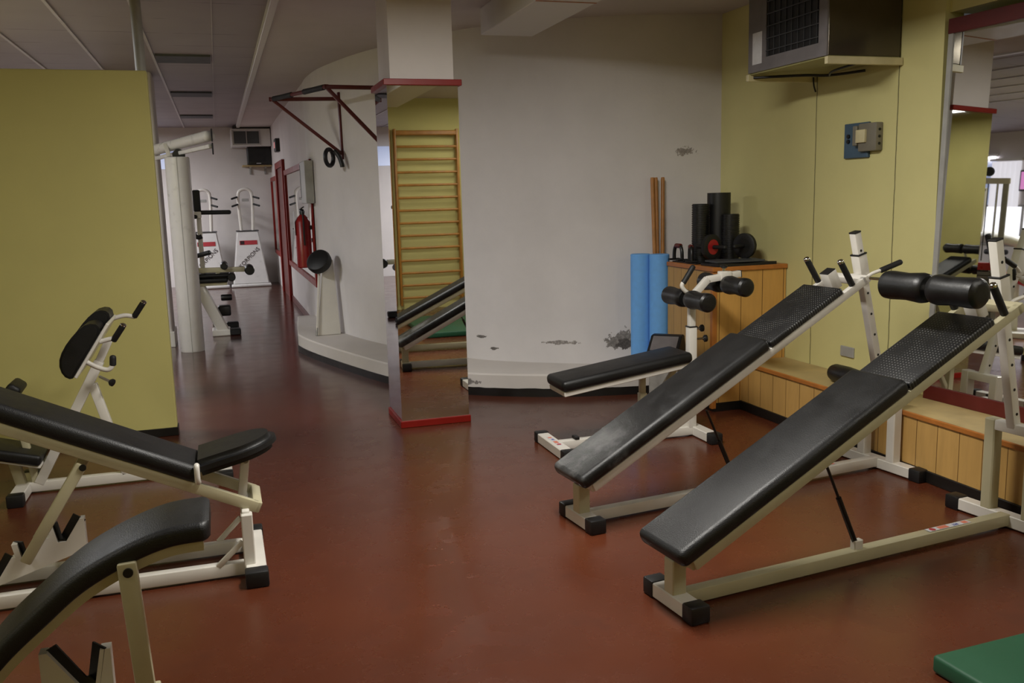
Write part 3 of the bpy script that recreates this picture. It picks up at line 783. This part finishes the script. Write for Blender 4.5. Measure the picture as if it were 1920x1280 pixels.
# two tapered climbing machines at the end
def tower(x, label):
    t = thing('climber_machine', label, 'climbing machine', (x, 16.9, 0), group='white climbing machines at the end of the corridor')
    sh = MB()
    def f(b):
        lo_ = [(-.31, -.2, .05), (.31, -.2, .05), (.31, .25, .05), (-.31, .25, .05)]; hi_ = [(-.185, -.02, .98), (.185, -.02, .98), (.185, .22, .98), (-.185, .22, .98)]
        a = [b.verts.new(V(p)) for p in lo_]; c = [b.verts.new(V(p)) for p in hi_]
        b.faces.new(a[::-1]); b.faces.new(c)
        for k in range(4): b.faces.new((a[k], a[(k+1) % 4], c[(k+1) % 4], c[k]))
        bmesh.ops.bevel(b, geom=list(b.edges), offset=.018, segments=3, affect='EDGES')
        bmesh.ops.recalc_face_normals(b, faces=b.faces)
    sh._new(f).build('shell', 'white_gloss', t)
    MB().box((-.34, -.24, 0), (.34, .28, .055), .02, 3).build('base', 'white_gloss', t)
    MB().box((-.195, -.03, .975), (.195, .23, .99), .004).build('top_trim', 'dark_grey', t)
    hp = MB().path([(-.1, .06, .98), (-.115, .05, 1.3), (-.12, .04, 1.58), (-.09, .035, 1.68), (0, .03, 1.715), (.09, .035, 1.68), (.12, .04, 1.58), (.115, .05, 1.3), (.1, .06, .98)], .028, 14, 5).build('handle_loop', 'frame', t)
    for sx in (-1, 1):
        for z in (1.55, 1.42):
            MB().grip((sx*.13, .03, z+.03), (sx*.24, -.06, z-.005), .017).build('hand_grip', 'grip', hp)
    MB().box((-.06, .02, 1.5), (.06, .035, 1.55), .004).build('display', 'grey_box', hp)
    # front face frame: leans back
    u = V((0, .18, .93)).normalized(); nn = V((0, -.93, .18)).normalized()
    base = V((0, -.2, .05)); F = lambda x_, s_: base+X*x_+u*s_+nn*.004
    MB().obox(F(-.0, .74), X, u, nn, (.3, .075, .003)).build('name_plate', 'red_print', t)
    MB().obox(F(-.105, .74)+nn*.002, X, u, nn, (.07, .06, .003)).build('plate_emblem', 'dark_print', t)
    r = (X*.72+u*.69); q = (-X*.69+u*.72)
    text('SKORPIONS', .098, 'dark_print', 'lettering', t, F(-.02, .455)+nn*.002, r, q)
tower(.49, 'white tapered climbing machine nearest the red door with diagonal lettering')
tower(-.22, 'white tapered climbing machine half hidden behind the white cylinder')

# white pillar and cylinder machine
struct('wall_pillar', 'white_plain', MB().box((-1.0, 10.15, 0), (-.535, 10.6, ZC+.03), .03, 3))
struct('baseboard_pillar', 'soffit', MB().box((-1.0, 10.1, .0), (-.52, 10.62, .16), .004))
t = thing('multi_gym', 'white machine with tall cylindrical shroud and slanted overhead beam past the partition', 'multi gym', (-.34, 9.75, 0))
sh = MB().lathe((0, 0, 0), (.0, 0, 1.95), [(0, .112), (.005, .118), (.995, .118), (1, .11)], 40).build('shroud', 'white_gloss', t)
MB().box((-.004, -.1195, .0), (.002, -.1165, 1.95)).build('seam', 'grey_box', sh)
MB().lathe((.02, -.0, 1.97), (.02, .03, 1.97), [(0, .06), (1, .06)], 24).build('pulley', 'black_metal', t)
MB().bar((-.07, 0, 1.95), (-.1, .1, 2.08), .04, .04).build('beam_stay', 'frame', t)
bm_ = MB().bar((.34, -.45, 2.13), (-.42, .7, 2.01), .10, .13, Z, .045, 4).build('overhead_beam', 'white_gloss', t)
MB().bar((.33, -.45, 2.03), (-.30, .55, 1.95), .05, .04, bev=.01).build('lower_rail', 'white_gloss', bm_)
MB().box((.338, -.52, 2.07), (.352, -.38, 2.19), .006).box((.338, -.5, 1.95), (.352, -.40, 2.06), .006).build('beam_end', 'rubber', bm_)

t = thing('chest_press_machine', 'white seated press machine with slanted twin struts right of the cylinder', 'weight machine', (-.05, 10.8, 0))
for y in (-.06, .1):
    MB().bar((-.22+.0, y, .60), (.03, y, .03), .085, .12, bev=.02).build('slanted_strut', 'frame', t)
MB().box((-.1, -.12, .0), (.1, .17, .07), .01).build('foot_block', 'frame', t)
MB().box((.09, -.13, .0), (.21, .0, .075), .012).build('foot_cap', 'rubber', t)
MB().box((.06, .5, .0), (.2, .6, .075), .012).build('foot_cap', 'rubber', t)
MB().bar((-.1, .55, .04), (.1, .55, .04), .07, .06).build('foot_block', 'frame', t)
MB().box((-.28, -.16, .61), (.11, .2, .66), .018, 3).box((-.28, -.16, .665), (.13, .2, .71), .018, 3).build('seat_pad', 'vinyl', t)
MB().box((-.28, -.12, .575), (.1, .16, .61), .004).build('seat_frame', 'frame_ivory_shade', t)
ar = MB().bar((-.3, -.1, .755), (.30, -.1, .745), .055, .055).bar((-.05, -.1, .66), (.1, -.1, .80), .03, .03).bar((-.05, -.1, .68), (.14, -.1, .67), .04, .04).build('roller_arm', 'frame_ivory_shade', t)
for x, z, r in ((.37-.02, .735, .055), (.15, .665, .045), (.08, .795, .042)): MB().lathe((x, -.2, z), (x, .12, z), [(0, r*.8), (.05, r), (.95, r), (1, r*.8)], 20).build('foam_roller', 'foam', ar)
MB().bar((-.26, -.1, .9), (-.05, -.18, .955), .07, .05, bev=.02).build('arm_pad', 'vinyl', t)
MB().bar((-.15, 0, .66), (-.15, 0, 1.35), .05, .05).build('upright', 'frame', t)
pr = MB().box((-.3, -.1, 1.33), (-.12, .04, 1.40), .006).build('press_arm', 'frame', t)
MB().grip((-.14, -.03, 1.39), (.2, -.03, 1.385), .024).build('press_grip', 'grip', pr)
MB().grip((-.36, -.11, 1.345), (-.16, -.11, 1.345), .022).build('press_grip', 'grip', pr)
MB().box((-.2, .05, 1.4), (-.12, .1, 1.64), .012).build('back_pad', 'vinyl', t)
MB().path([(-.27, -.08, 1.3), (-.25, -.08, 1.2), (-.18, -.08, 1.12), (-.13, -.08, 1.13)], .025, 10, 4).build('cam_hook', 'rubber', t)
MB().lathe((.02, -.05, .43), (.14, -.05, .43), [(0, .03), (.1, .036), (.9, .036), (1, .03)], 16).build('foot_roller', 'foam', t)
MB().box((-.02, .1, .2), (.12, .25, .32), .02, 3).build('foot_roller', 'foam', t)

# ------------------------------------------------------------------ left foreground equipment
# adjustable incline bench
t = thing('incline_bench', 'adjustable incline bench with long black back pad and rack of notches at left', 'exercise bench', (0, 3.8, 0))
sl = math.atan2(.714-.407, .815-.173); d = V((-math.cos(sl), 0, math.sin(sl))); n = V((math.sin(sl), 0, math.cos(sl)))
p0 = V((-.165, 0, .41))
MB().obox(p0+d*.54+n*.03, d, Y, n, (1.1, .285, .07), .03, 5).build('back_pad', 'vinyl', t)
fr = MB()
for sy in (-1, 1): fr.bar(p0+d*1.16-n*.022+Y*sy*.11, p0-d*.27-n*.022+Y*sy*.11, .03, .045)
fr.bar(p0-d*.262-n*.022-Y*.12, p0-d*.262-n*.022+Y*.12, .04, .045, d)
fr.build('back_frame', 'frame_ivory_shade', t)
hd = MB().rod(p0+d*1.15+n*.0, p0+d*1.15+n*.13, .014).rod(p0+d*1.15+n*.12-Y*.25, p0+d*1.15+n*.12+Y*.25, .011).rod(p0+d*1.15-n*.02, p0+d*1.2-n*.16, .014).rod(p0+d*1.2-n*.16-Y*.25, p0+d*1.2-n*.16+Y*.25, .011).build('roller_holder', 'frame_ivory_shade', t)
for c_ in (p0+d*1.15+n*.12, p0+d*1.2-n*.16):
    for sy in (-1, 1): MB().lathe(c_+Y*sy*.015, c_+Y*sy*.25, [(0, .02), (0, .045), (.06, .055), (.5, .049), (.9, .055), (1, .04), (1, .015)], 24).build('foam_roller', 'foam', hd)
ss = math.radians(13); d2 = V((math.cos(ss), 0, math.sin(ss))); n2 = V((-math.sin(ss), 0, math.cos(ss)))
seat = [(-.155, -.14), (.02, -.14)]+[(.02+.16*math.sin(a), -.14*math.cos(a)) for a in [PI*k/14 for k in range(1, 14)]]+[(.02, .14), (-.155, .14)]
MB().prism([(x+.155, y) for x, y in seat], V((-.155, 0, .425)), d2, Y, n2*.068, .024, 5, True).build('seat_pad', 'vinyl', t, 60)
MB().bar((.035, -.03, .46), (.012, -.03, .3), .022, .035).build('seat_strut', 'frame', t)
MB().rod((.036, -.045, .455), (.036, -.055, .455), .011, 14).build('strut_bolt', 'steel', t)
MB().path([(-.148, -.13, .41), (-.15, -.15, .425), (-.15, -.15, .475), (-.15, -.135, .48)], .011).build('hinge_loop', 'frame', t)
MB().bar((-.56, -.125, .53), (-.79, -.125, .17), .02, .042, bev=.008).build('prop_leg', 'frame_ivory_shade', t)
MB().bar((-.56, .125, .53), (-.79, .125, .17), .02, .042, bev=.008).build('prop_leg', 'frame_ivory_shade', t)
MB().rod((-.785, -.125, .18), (-.785, .125, .18), .012).build('prop_crossbar', 'frame_ivory_shade', t)
MB().rod((-.556, -.136, .52), (-.556, -.14, .52), .013, 16).build('prop_bolt', 'black_metal', t)
for sy in (-1, 1):
    MB().bar((-1.25, sy*.125, .034), (.02, sy*.125, .034), .045, .052).build('floor_rail', 'frame', t)
    MB().box((.0, sy*.155-.024, .05), (.045, sy*.155+.02, .268), .004).build('post', 'frame', t)
    MB().bar((.0, sy*.15, .15), (-.1, sy*.14, .055), .018, .022, bev=.004).build('brace', 'frame', t)
    MB().box((.0, sy*.25-.035, 0), (.09, sy*.25+.035, .066), .008, 2).build('end_cap', 'rubber', t)
MB().box((.005, -.22, .004), (.085, .22, .06), .004).build('foot_bar', 'frame', t)
MB().bar((-.555, -.12, .036), (-.555, .12, .036), .045, .045, X).build('cross_member', 'frame', t)
MB().bar((.02, -.16, .262), (.02, .16, .262), .03, .03, X).build('axle', 'frame', t)
def rack(parent, x0, z0, dx, dz, y, m=1, n_=4, k_=1.):
    poly = []; lin_ = []
    for k in range(n_):
        ax = x0+dx*k; az = z0+dz*k
        poly += [(ax+m*k_*p, az+k_*q_) for p, q_ in ((-.035, .075), (-.015, .075), (0, 0), (.03, 0), (.085, .085), (.1, .085))]
    top = list(poly)
    poly = poly + [(top[-1][0], top[-1][1]-.125*k_), (top[0][0], top[0][1]-.115*k_)]
    r = MB().prism(poly, (0, y-.02, 0), X, Z, (0, .04, 0)).build('notch_rack', 'frame', parent)
    for k in range(n_):
        ax = x0+dx*k; az = z0+dz*k
        MB().sweep([(ax-m*k_*.013, y, az+k_*.08), (ax+m*k_*.002, y, az+.004), (ax+m*k_*.03, y, az+.004), (ax+m*k_*.083, y, az+k_*.088)], [(-.003, -.026), (.003, -.026), (.003, .026), (-.003, .026)], up=None).build('notch_liner', 'rubber', r)
    MB().bar((top[0][0]+m*.02, y, top[0][1]-.09), (top[0][0]+m*.02, y, .05), .03, .03).bar((top[-1][0]-m*.02, y, top[-1][1]-.10), (top[-1][0]-m*.02, y, .05), .03, .03).build('rack_post', 'frame', r)
rack(t, -.93, .095, .125, .062, -.06, 1, 3)

# curved bench, nearest
t = thing('arched_bench', 'bench with arched black pad nearest the camera at lower left', 'exercise bench', (-.3, 2.65, 0))
cp = spline([(.205, 0, .582), (.105, 0, .576), (.0, 0, .542), (-.11, 0, .486), (-.20, 0, .415), (-.33, 0, .30), (-.43, 0, .16)], 8)
w, h = .132, .052
sec = []
rr = .022
for cxs, cys, a0 in ((h-rr, w-rr, 0), (rr*.4, w-rr*.4, 90), (rr*.4, -w+rr*.4, 180), (h-rr, -w+rr, 270)):
    rq = rr if cxs > rr else rr*.4
    for k in range(5):
        a = math.radians(a0+22.5*k); sec.append((cxs+rq*math.cos(a), cys+rq*math.sin(a)))
N = len(cp)
def endscale(i):
    return 1.0
upv = []
mb = MB()
def f(b):
    T = [(cp[min(i+1, N-1)]-cp[max(i-1, 0)]).normalized() for i in range(N)]
    rings = []
    seq = [(0, .012, .80), (0, .004, .93)]+[(i, 0, 1.) for i in range(1, N-1)]+[(N-1, -.004, .93), (N-1, -.012, .8)]
    for i, sh_, k in seq:
        u = Y.cross(T[i]).normalized() * (-1)
        if u.z < 0: u = -u
        mid = cp[i]+u*h*.5
        rings.append([b.verts.new(mid+T[i]*(-.0 if sh_ == 0 else -sh_*1.0)+u*((x-h*.5)*k)+Y*(y*k if k < 1 else y)) for x, y in sec])
    m = len(sec)
    for a, c in zip(rings, rings[1:]):
        for q in range(m): b.faces.new((a[q], a[(q+1) % m], c[(q+1) % m], c[q]))
    b.faces.new(rings[0][::-1]); b.faces.new(rings[-1])
    bmesh.ops.recalc_face_normals(b, faces=b.faces)
mb._new(f).build('arched_pad', 'vinyl', t, 50)
mb = MB()
for sy in (-1, 1): mb.sweep([p+Y*sy*.108-Z*.014 for p in cp[1:]], [(-.012, -.014), (.012, -.014), (.012, .014), (-.012, .014)], up=(0, 1, 0))
mb.build('arched_frame', 'frame_ivory_shade', t)
for sy in (-1, 1):
    ox = -.034 if sy > 0 else 0.
    lg = MB().bar((ox, sy*.135, .555), (.025+ox, sy*.135, .05), .022, .05, bev=.006).build('leg', 'frame_ivory_shade', t)
    MB().rod((.003+ox, sy*.146, .53), (.003+ox, sy*.152, .53), .013, 16).build('leg_bolt', 'black_metal', lg)
    MB().bar((-.75, sy*.135, .03), (.03, sy*.135, .03), .045, .05).build('floor_rail', 'frame_ivory_shade', t)
for x in (-.75, -.16):
    MB().box((x-.04, -.2, .004), (x+.04, .2, .058), .004).build('foot_bar', 'frame', t)
    for sy in (-1, 1): MB().box((x-.045, sy*.225-.03, 0), (x+.045, sy*.225+.03, .064), .008, 2).build('end_cap', 'rubber', t)
rack(t, -.125, .165, -.13, .055, 0, -1, 1, 1.35)

# preacher curl bench by the partition
t = thing('preacher_bench', 'preacher curl bench with black arm pad in front of the yellow partition', 'exercise bench', (-.8, 5.21, 0))
q = V((.8, 0, 0)); R_ = lambda x, z, y=0: V((x+.8, y, z))
MB().bar(R_(-1.06, .034), R_(-.06, .034), .05, .052).build('floor_rail', 'frame', t)
for x in (-1.08, -.06):
    MB().box((x+.8-.035, -.2, .004), (x+.8+.035, .2, .06), .004).build('foot_bar', 'frame', t)
    for sy in (-1, 1): MB().box((x+.8-.04, sy*.225-.03, 0), (x+.8+.04, sy*.225+.03, .066), .008, 2).build('end_cap', 'rubber', t)
MB().bar(R_(-1.005, .05), R_(-.655, .68), .055, .05).build('main_post', 'frame', t)
MB().bar(R_(-.70, .56), R_(-.575, .05), .05, .045).build('rear_leg', 'frame', t)
MB().bar(R_(-.665, .66), R_(-.60, .79), .042, .04).build('upper_post', 'frame', t)
a0, a1 = R_(-.752, .632), R_(-.575, .90); dp = (a1-a0).normalized(); npd = V((-dp.z, 0, dp.x))
MB().obox((a0+a1)/2+npd*.0, dp, Y, npd, ((a1-a0).length, .4, .016), .003).build('pad_plate', 'frame', t)
D = [(.0, 0), (.3, 0), (.325, .02), (.33, .04), (.32, .062), (.295, .083), (.25, .098), (.2, .106), (.15, .11), (.1, .108), (.06, .1), (.025, .083), (.0, .06), (-.013, .035), (-.012, .012)]
for y0_ in (-.215, .01):
    MB().prism([(x_*.9, y_) for x_, y_ in D], a0+npd*.008+Y*y0_+dp*(-.005 if y0_ < 0 else .045), dp, npd, (0, .205, 0), .012, 4, True).build('arm_pad', 'vinyl', t, 50)
for yy, zz, l in ((.17, .885, .085), (-.12, .80, .05)):
    b0 = R_(-.585 if yy > 0 else -.63, zz-.0, yy)
    h = MB().path([b0, b0+V((.06, 0, .012)), b0+V((.11 if yy > 0 else .07, 0, .0))], .0125).build('handle_tube', 'frame', t)
    e = b0+V((.105 if yy > 0 else .065, 0, .0))
    g = MB().grip(e, e+V((.06, -.03, .085)), .016).build('hand_grip', 'grip', h)
    MB().lathe(e+V((.057, -.0285, .081)), e+V((.062, -.031, .09)), [(0, .0165), (.6, .0165), (1, .01)], 16).build('chrome_tip', 'chrome', g)
b0 = R_(-.70, .70, -.13)
h = MB().path([b0, b0+V((.05, -.01, -.03)), b0+V((.1, -.02, -.045)), b0+V((.125, -.02, -.02)), b0+V((.125, -.02, .0))], .0125).build('rest_hook', 'frame', t)
MB().grip(b0+V((.125, -.02, -.025)), b0+V((.13, -.02, .03)), .0165).build('hook_sleeve', 'grip', h)
k = MB().rod(R_(-.66, .60, -.02), R_(-.60, .572, -.06), .008).build('adjuster_pin', 'chrome', t)
MB().lathe(R_(-.608, .575, -.055), R_(-.588, .566, -.068), [(0, .012), (.4, .02), (.8, .02), (1, .01)], 16).build('adjuster_knob', 'rubber', k)
MB().obox(R_(-1.11, .235), V((1, 0, -.28)), Y, V((.28, 0, 1)), (.3, .26, .06), .02, 4).build('seat_pad', 'vinyl', t)
MB().obox(R_(-1.118, .20), V((1, 0, -.28)), Y, V((.28, 0, 1)), (.3, .22, .012), .003).build('seat_plate', 'frame', t)
MB().bar(R_(-1.12, .2), R_(-1.09, .05), .05, .05).build('seat_post', 'frame_ivory_shade', t)
MB().obox(R_(-1.10, .53), V((.55, 0, .7)), Y, V((-.7, 0, .55)), (.17, .2, .07), .02, 3).build('chest_pad', 'vinyl', t)
MB().bar(R_(-1.085, .5), R_(-1.02, .06), .035, .035).build('chest_post', 'frame_ivory_shade', t)

# ------------------------------------------------------------------ far left of the gym (seen in the mirrors)
w1 = struct('window_1', 'window_white', MB().box((XL, 9.9, 1.0), (XL+.01, 11.5, 1.6)))
MB().box((XL, 9.86, .96), (XL+.03, 11.54, 1.0)).box((XL, 9.86, 1.6), (XL+.03, 11.54, 1.63)).box((XL, 10.6, 1.0), (XL+.03, 10.64, 1.6)).build('window_frame', 'grey_box', w1)
MB().box((XL, 11.2, 1.63), (XL+.012, 11.5, 2.36)).build('blue_pane', 'window_blue', w1)
t = thing('vertical_blind', 'white vertical blind with daylight put in as glow, glimpsed in the mirror at the far right', 'blind', (XL+.05, 10.95, 1.6))
for k in range(6): MB().obox((0, -.2+.09*k, .37), (.2, 1, 0), Z, (1, -.2, 0), (.086, .74, .004)).build('blind_slat', 'blind', t)
MB().box((-.02, -.27, .75), (.03, .32, .79)).build('head_rail', 'soffit', t)
t = thing('tube_light', 'short lit fluorescent tube above the window, seen in the mirror', 'lamp', (XL+.05, 11.33, 2.41))
MB().box((-.04, -.15, .02), (.02, .15, .06)).build('lamp_housing', 'soffit', t)
MB().rod((0, -.13, .0), (0, .13, .0), .018).build('lit_tube', 'tube_on', t)
struct('window_2', 'window_blue', MB().box((-1.9, YF-.012, 2.1), (-.62, YF, 2.46)))
t = thing('wall_screen', 'small screen showing pink at the right edge of the mirror', 'screen', (XL+.05, 10.44, 1.85))
MB().box((-.04, -.28, 0), (.0, .28, .34), .008).build('casing', 'black_metal', t)
MB().box((0, -.25, .03), (.004, .25, .31)).build('lit_panel', 'tv_pink', t)
t = thing('cable_station', 'grey cable weight station with red topped stack, seen in the mirror', 'weight machine', (-1.05, 7.4, 0), math.radians(53))
for x in (-.17, .17): MB().box((x-.03, -.04, .06), (x+.03, .04, 1.74), .006).build('upright', 'grey_box', t)
MB().box((-.21, -.05, 1.73), (.21, .05, 1.79), .006).build('top_beam', 'frame', t)
MB().box((-.25, -.22, 0), (.25, .22, .06), .008).build('base', 'frame', t)
for x in (-.09, .09): MB().rod((x, 0, .06), (x, 0, 1.73), .011).build('guide_rod', 'chrome', t)
MB().rod((0, 0, .9), (0, 0, 1.73), .006).build('cable', 'black_metal', t)
MB().lathe((0, -.03, 1.86), (0, .03, 1.86), [(0, .05), (1, .05)], 20).build('pulley', 'black_metal', t)
mb = MB()
for k in range(16): mb.box((-.13, -.06, .07+.045*k), (.13, .06, .11+.045*k), .003)
mb.build('weight_stack', 'steel', t)
MB().box((-.135, -.065, .80), (.135, .065, .88), .004).build('top_plate', 'red_plastic', t)
MB().box((-.2, .06, .06), (.2, .07, .82)).build('rear_shield', 'white_gloss', t)
t = thing('arc_trainer', 'grey and white arched machine with red pad, seen in the mirror', 'weight machine', (-2.0, 7.75, 0), math.radians(50))
MB().path([(-.7, 0, .2), (-.5, 0, .75), (-.05, 0, 1.1), (.45, 0, 1.15)], .07, 14, 6).build('arched_arm', 'white_gloss', t)
MB().box((-.8, -.3, 0), (.6, .3, .07), .01).build('base', 'frame', t)
MB().bar((.4, 0, .05), (.35, 0, 1.72), .07, .07).build('upright', 'frame', t)
MB().bar((-.1, 0, .05), (-.05, 0, 1.05), .07, .07).build('upright', 'frame', t)
MB().rod((.36, -.45, 1.68), (.36, .45, 1.68), .014).build('cross_bar', 'steel', t)
MB().obox((-.2, 0, .62), (1, 0, .35), Y, (-.35, 0, 1), (.6, .3, .08), .03, 4).build('seat_pad', 'red_plastic', t)
MB().obox((.2, 0, .95), (.3, 0, 1), Y, (-1, 0, .3), (.5, .3, .08), .03, 4).build('back_pad', 'vinyl', t)
t = thing('exercise_bike', 'white upright exercise bike by the far left window', 'exercise bike', (-4.3, 10.0, 0))
MB().lathe((0, -.07, .42), (0, .07, .42), [(0, .2), (0, .28), (.3, .31), (.7, .31), (1, .28), (1, .2)], 32).build('flywheel_cover', 'white_gloss', t)
MB().box((-.45, -.2, 0), (-.36, .2, .07), .01).box((.4, -.2, 0), (.49, .2, .07), .01).bar((-.4, 0, .05), (.44, 0, .05), .07, .06).build('base', 'frame', t)
MB().bar((-.2, 0, .3), (-.34, 0, .85), .05, .05).build('seat_post', 'frame', t)
MB().box((-.48, -.12, .85), (-.2, .12, .93), .035, 4).build('saddle', 'vinyl', t)
MB().bar((.2, 0, .4), (.38, 0, 1.15), .05, .05).build('handlebar_post', 'frame', t)
MB().path([(.25, -.22, 1.15), (.4, -.2, 1.18), (.42, 0, 1.16), (.4, .2, 1.18), (.25, .22, 1.15)], .014).build('handlebar', 'black_metal', t)

# ------------------------------------------------------------------ lights
def area(name, loc, rot, sx, sy, power, col):
    l = bpy.data.lights.new(name, 'AREA'); l.shape = 'RECTANGLE'; l.size = sx; l.size_y = sy; l.energy = power; l.color = col
    o = bpy.data.objects.new(name, l); COL.objects.link(o); o.location = loc; o.rotation_euler = rot
    return o
def ceiling_lamp(x, y, label, z=ZC, lx=.3, ly=1.2, power=60, col=(1, .97, .91)):
    t = thing('ceiling_lamp', label, 'ceiling lamp', (x, y, z-.07))
    MB().box((-lx/2-.03, -ly/2-.03, .01), (lx/2+.03, ly/2+.03, .06), .004).build('lamp_housing', 'soffit', t)
    MB().box((-lx/2, -ly/2, .0), (lx/2, ly/2, .012)).build('diffuser', 'tube_main', t)
    area('lamp_light', (x, y, z-.085), (0, 0, 0), lx, ly, power, col)
ceiling_lamp(1.2, 3.3, 'white fluorescent ceiling lamp above the middle of the room, out of view', z=ZC-.02, power=97, lx=.35, ly=1.3)
ceiling_lamp(3.25, .8, 'white fluorescent ceiling lamp near the wall bars, out of view', z=ZC-.02, power=18, lx=.3, ly=1.1)
ceiling_lamp(-2.2, 2.2, 'added ceiling lamp above the left benches, brightening the yellow left wall, out of view', z=ZC, power=17, lx=.35, ly=1.3)  # added to brighten the left wall and the rail tops
ceiling_lamp(-2.75, 7.1, 'added fill lamp for the corridor behind the yellow partition, out of view', z=ZC, power=150, lx=.5, ly=1.2, col=(.95, .96, 1))  # added fill for the corridor, placed where no mirror shows it
ceiling_lamp(-2.6, 15.4, 'added fill lamp at the far left of the corridor end, out of view', z=ZC, power=210, lx=.5, ly=1.6, col=(.95, .96, 1))  # added unseen fill for the corridor end
wd = bpy.data.worlds.new('world'); S.world = wd; wd.use_nodes = True
wd.node_tree.nodes['Background'].inputs[0].default_value = (.9, .92, 1, 1); wd.node_tree.nodes['Background'].inputs[1].default_value = .05

# ------------------------------------------------------------------ camera
yaw, pit, rol = .30769128, .16079519, -.02644819
fw = V((math.sin(yaw)*math.cos(pit), math.cos(yaw)*math.cos(pit), -math.sin(pit)))
rt = V((math.cos(yaw), -math.sin(yaw), 0)); upv_ = rt.cross(fw)
r2 = rt*math.cos(rol)+upv_*math.sin(rol); u2 = -rt*math.sin(rol)+upv_*math.cos(rol)
cam = bpy.data.cameras.new('camera'); cam.sensor_width = 36; cam.lens = 1700/1920*36; cam.clip_start = .02
co = bpy.data.objects.new('camera', cam); COL.objects.link(co)
co.matrix_world = Matrix.Translation((0, 0, 1.5)) @ Matrix((r2, u2, -fw)).transposed().to_4x4()
S.camera = co
S.view_settings.view_transform = 'Standard'; S.view_settings.look = 'None'; S.view_settings.exposure = 0.; S.view_settings.gamma = 1.
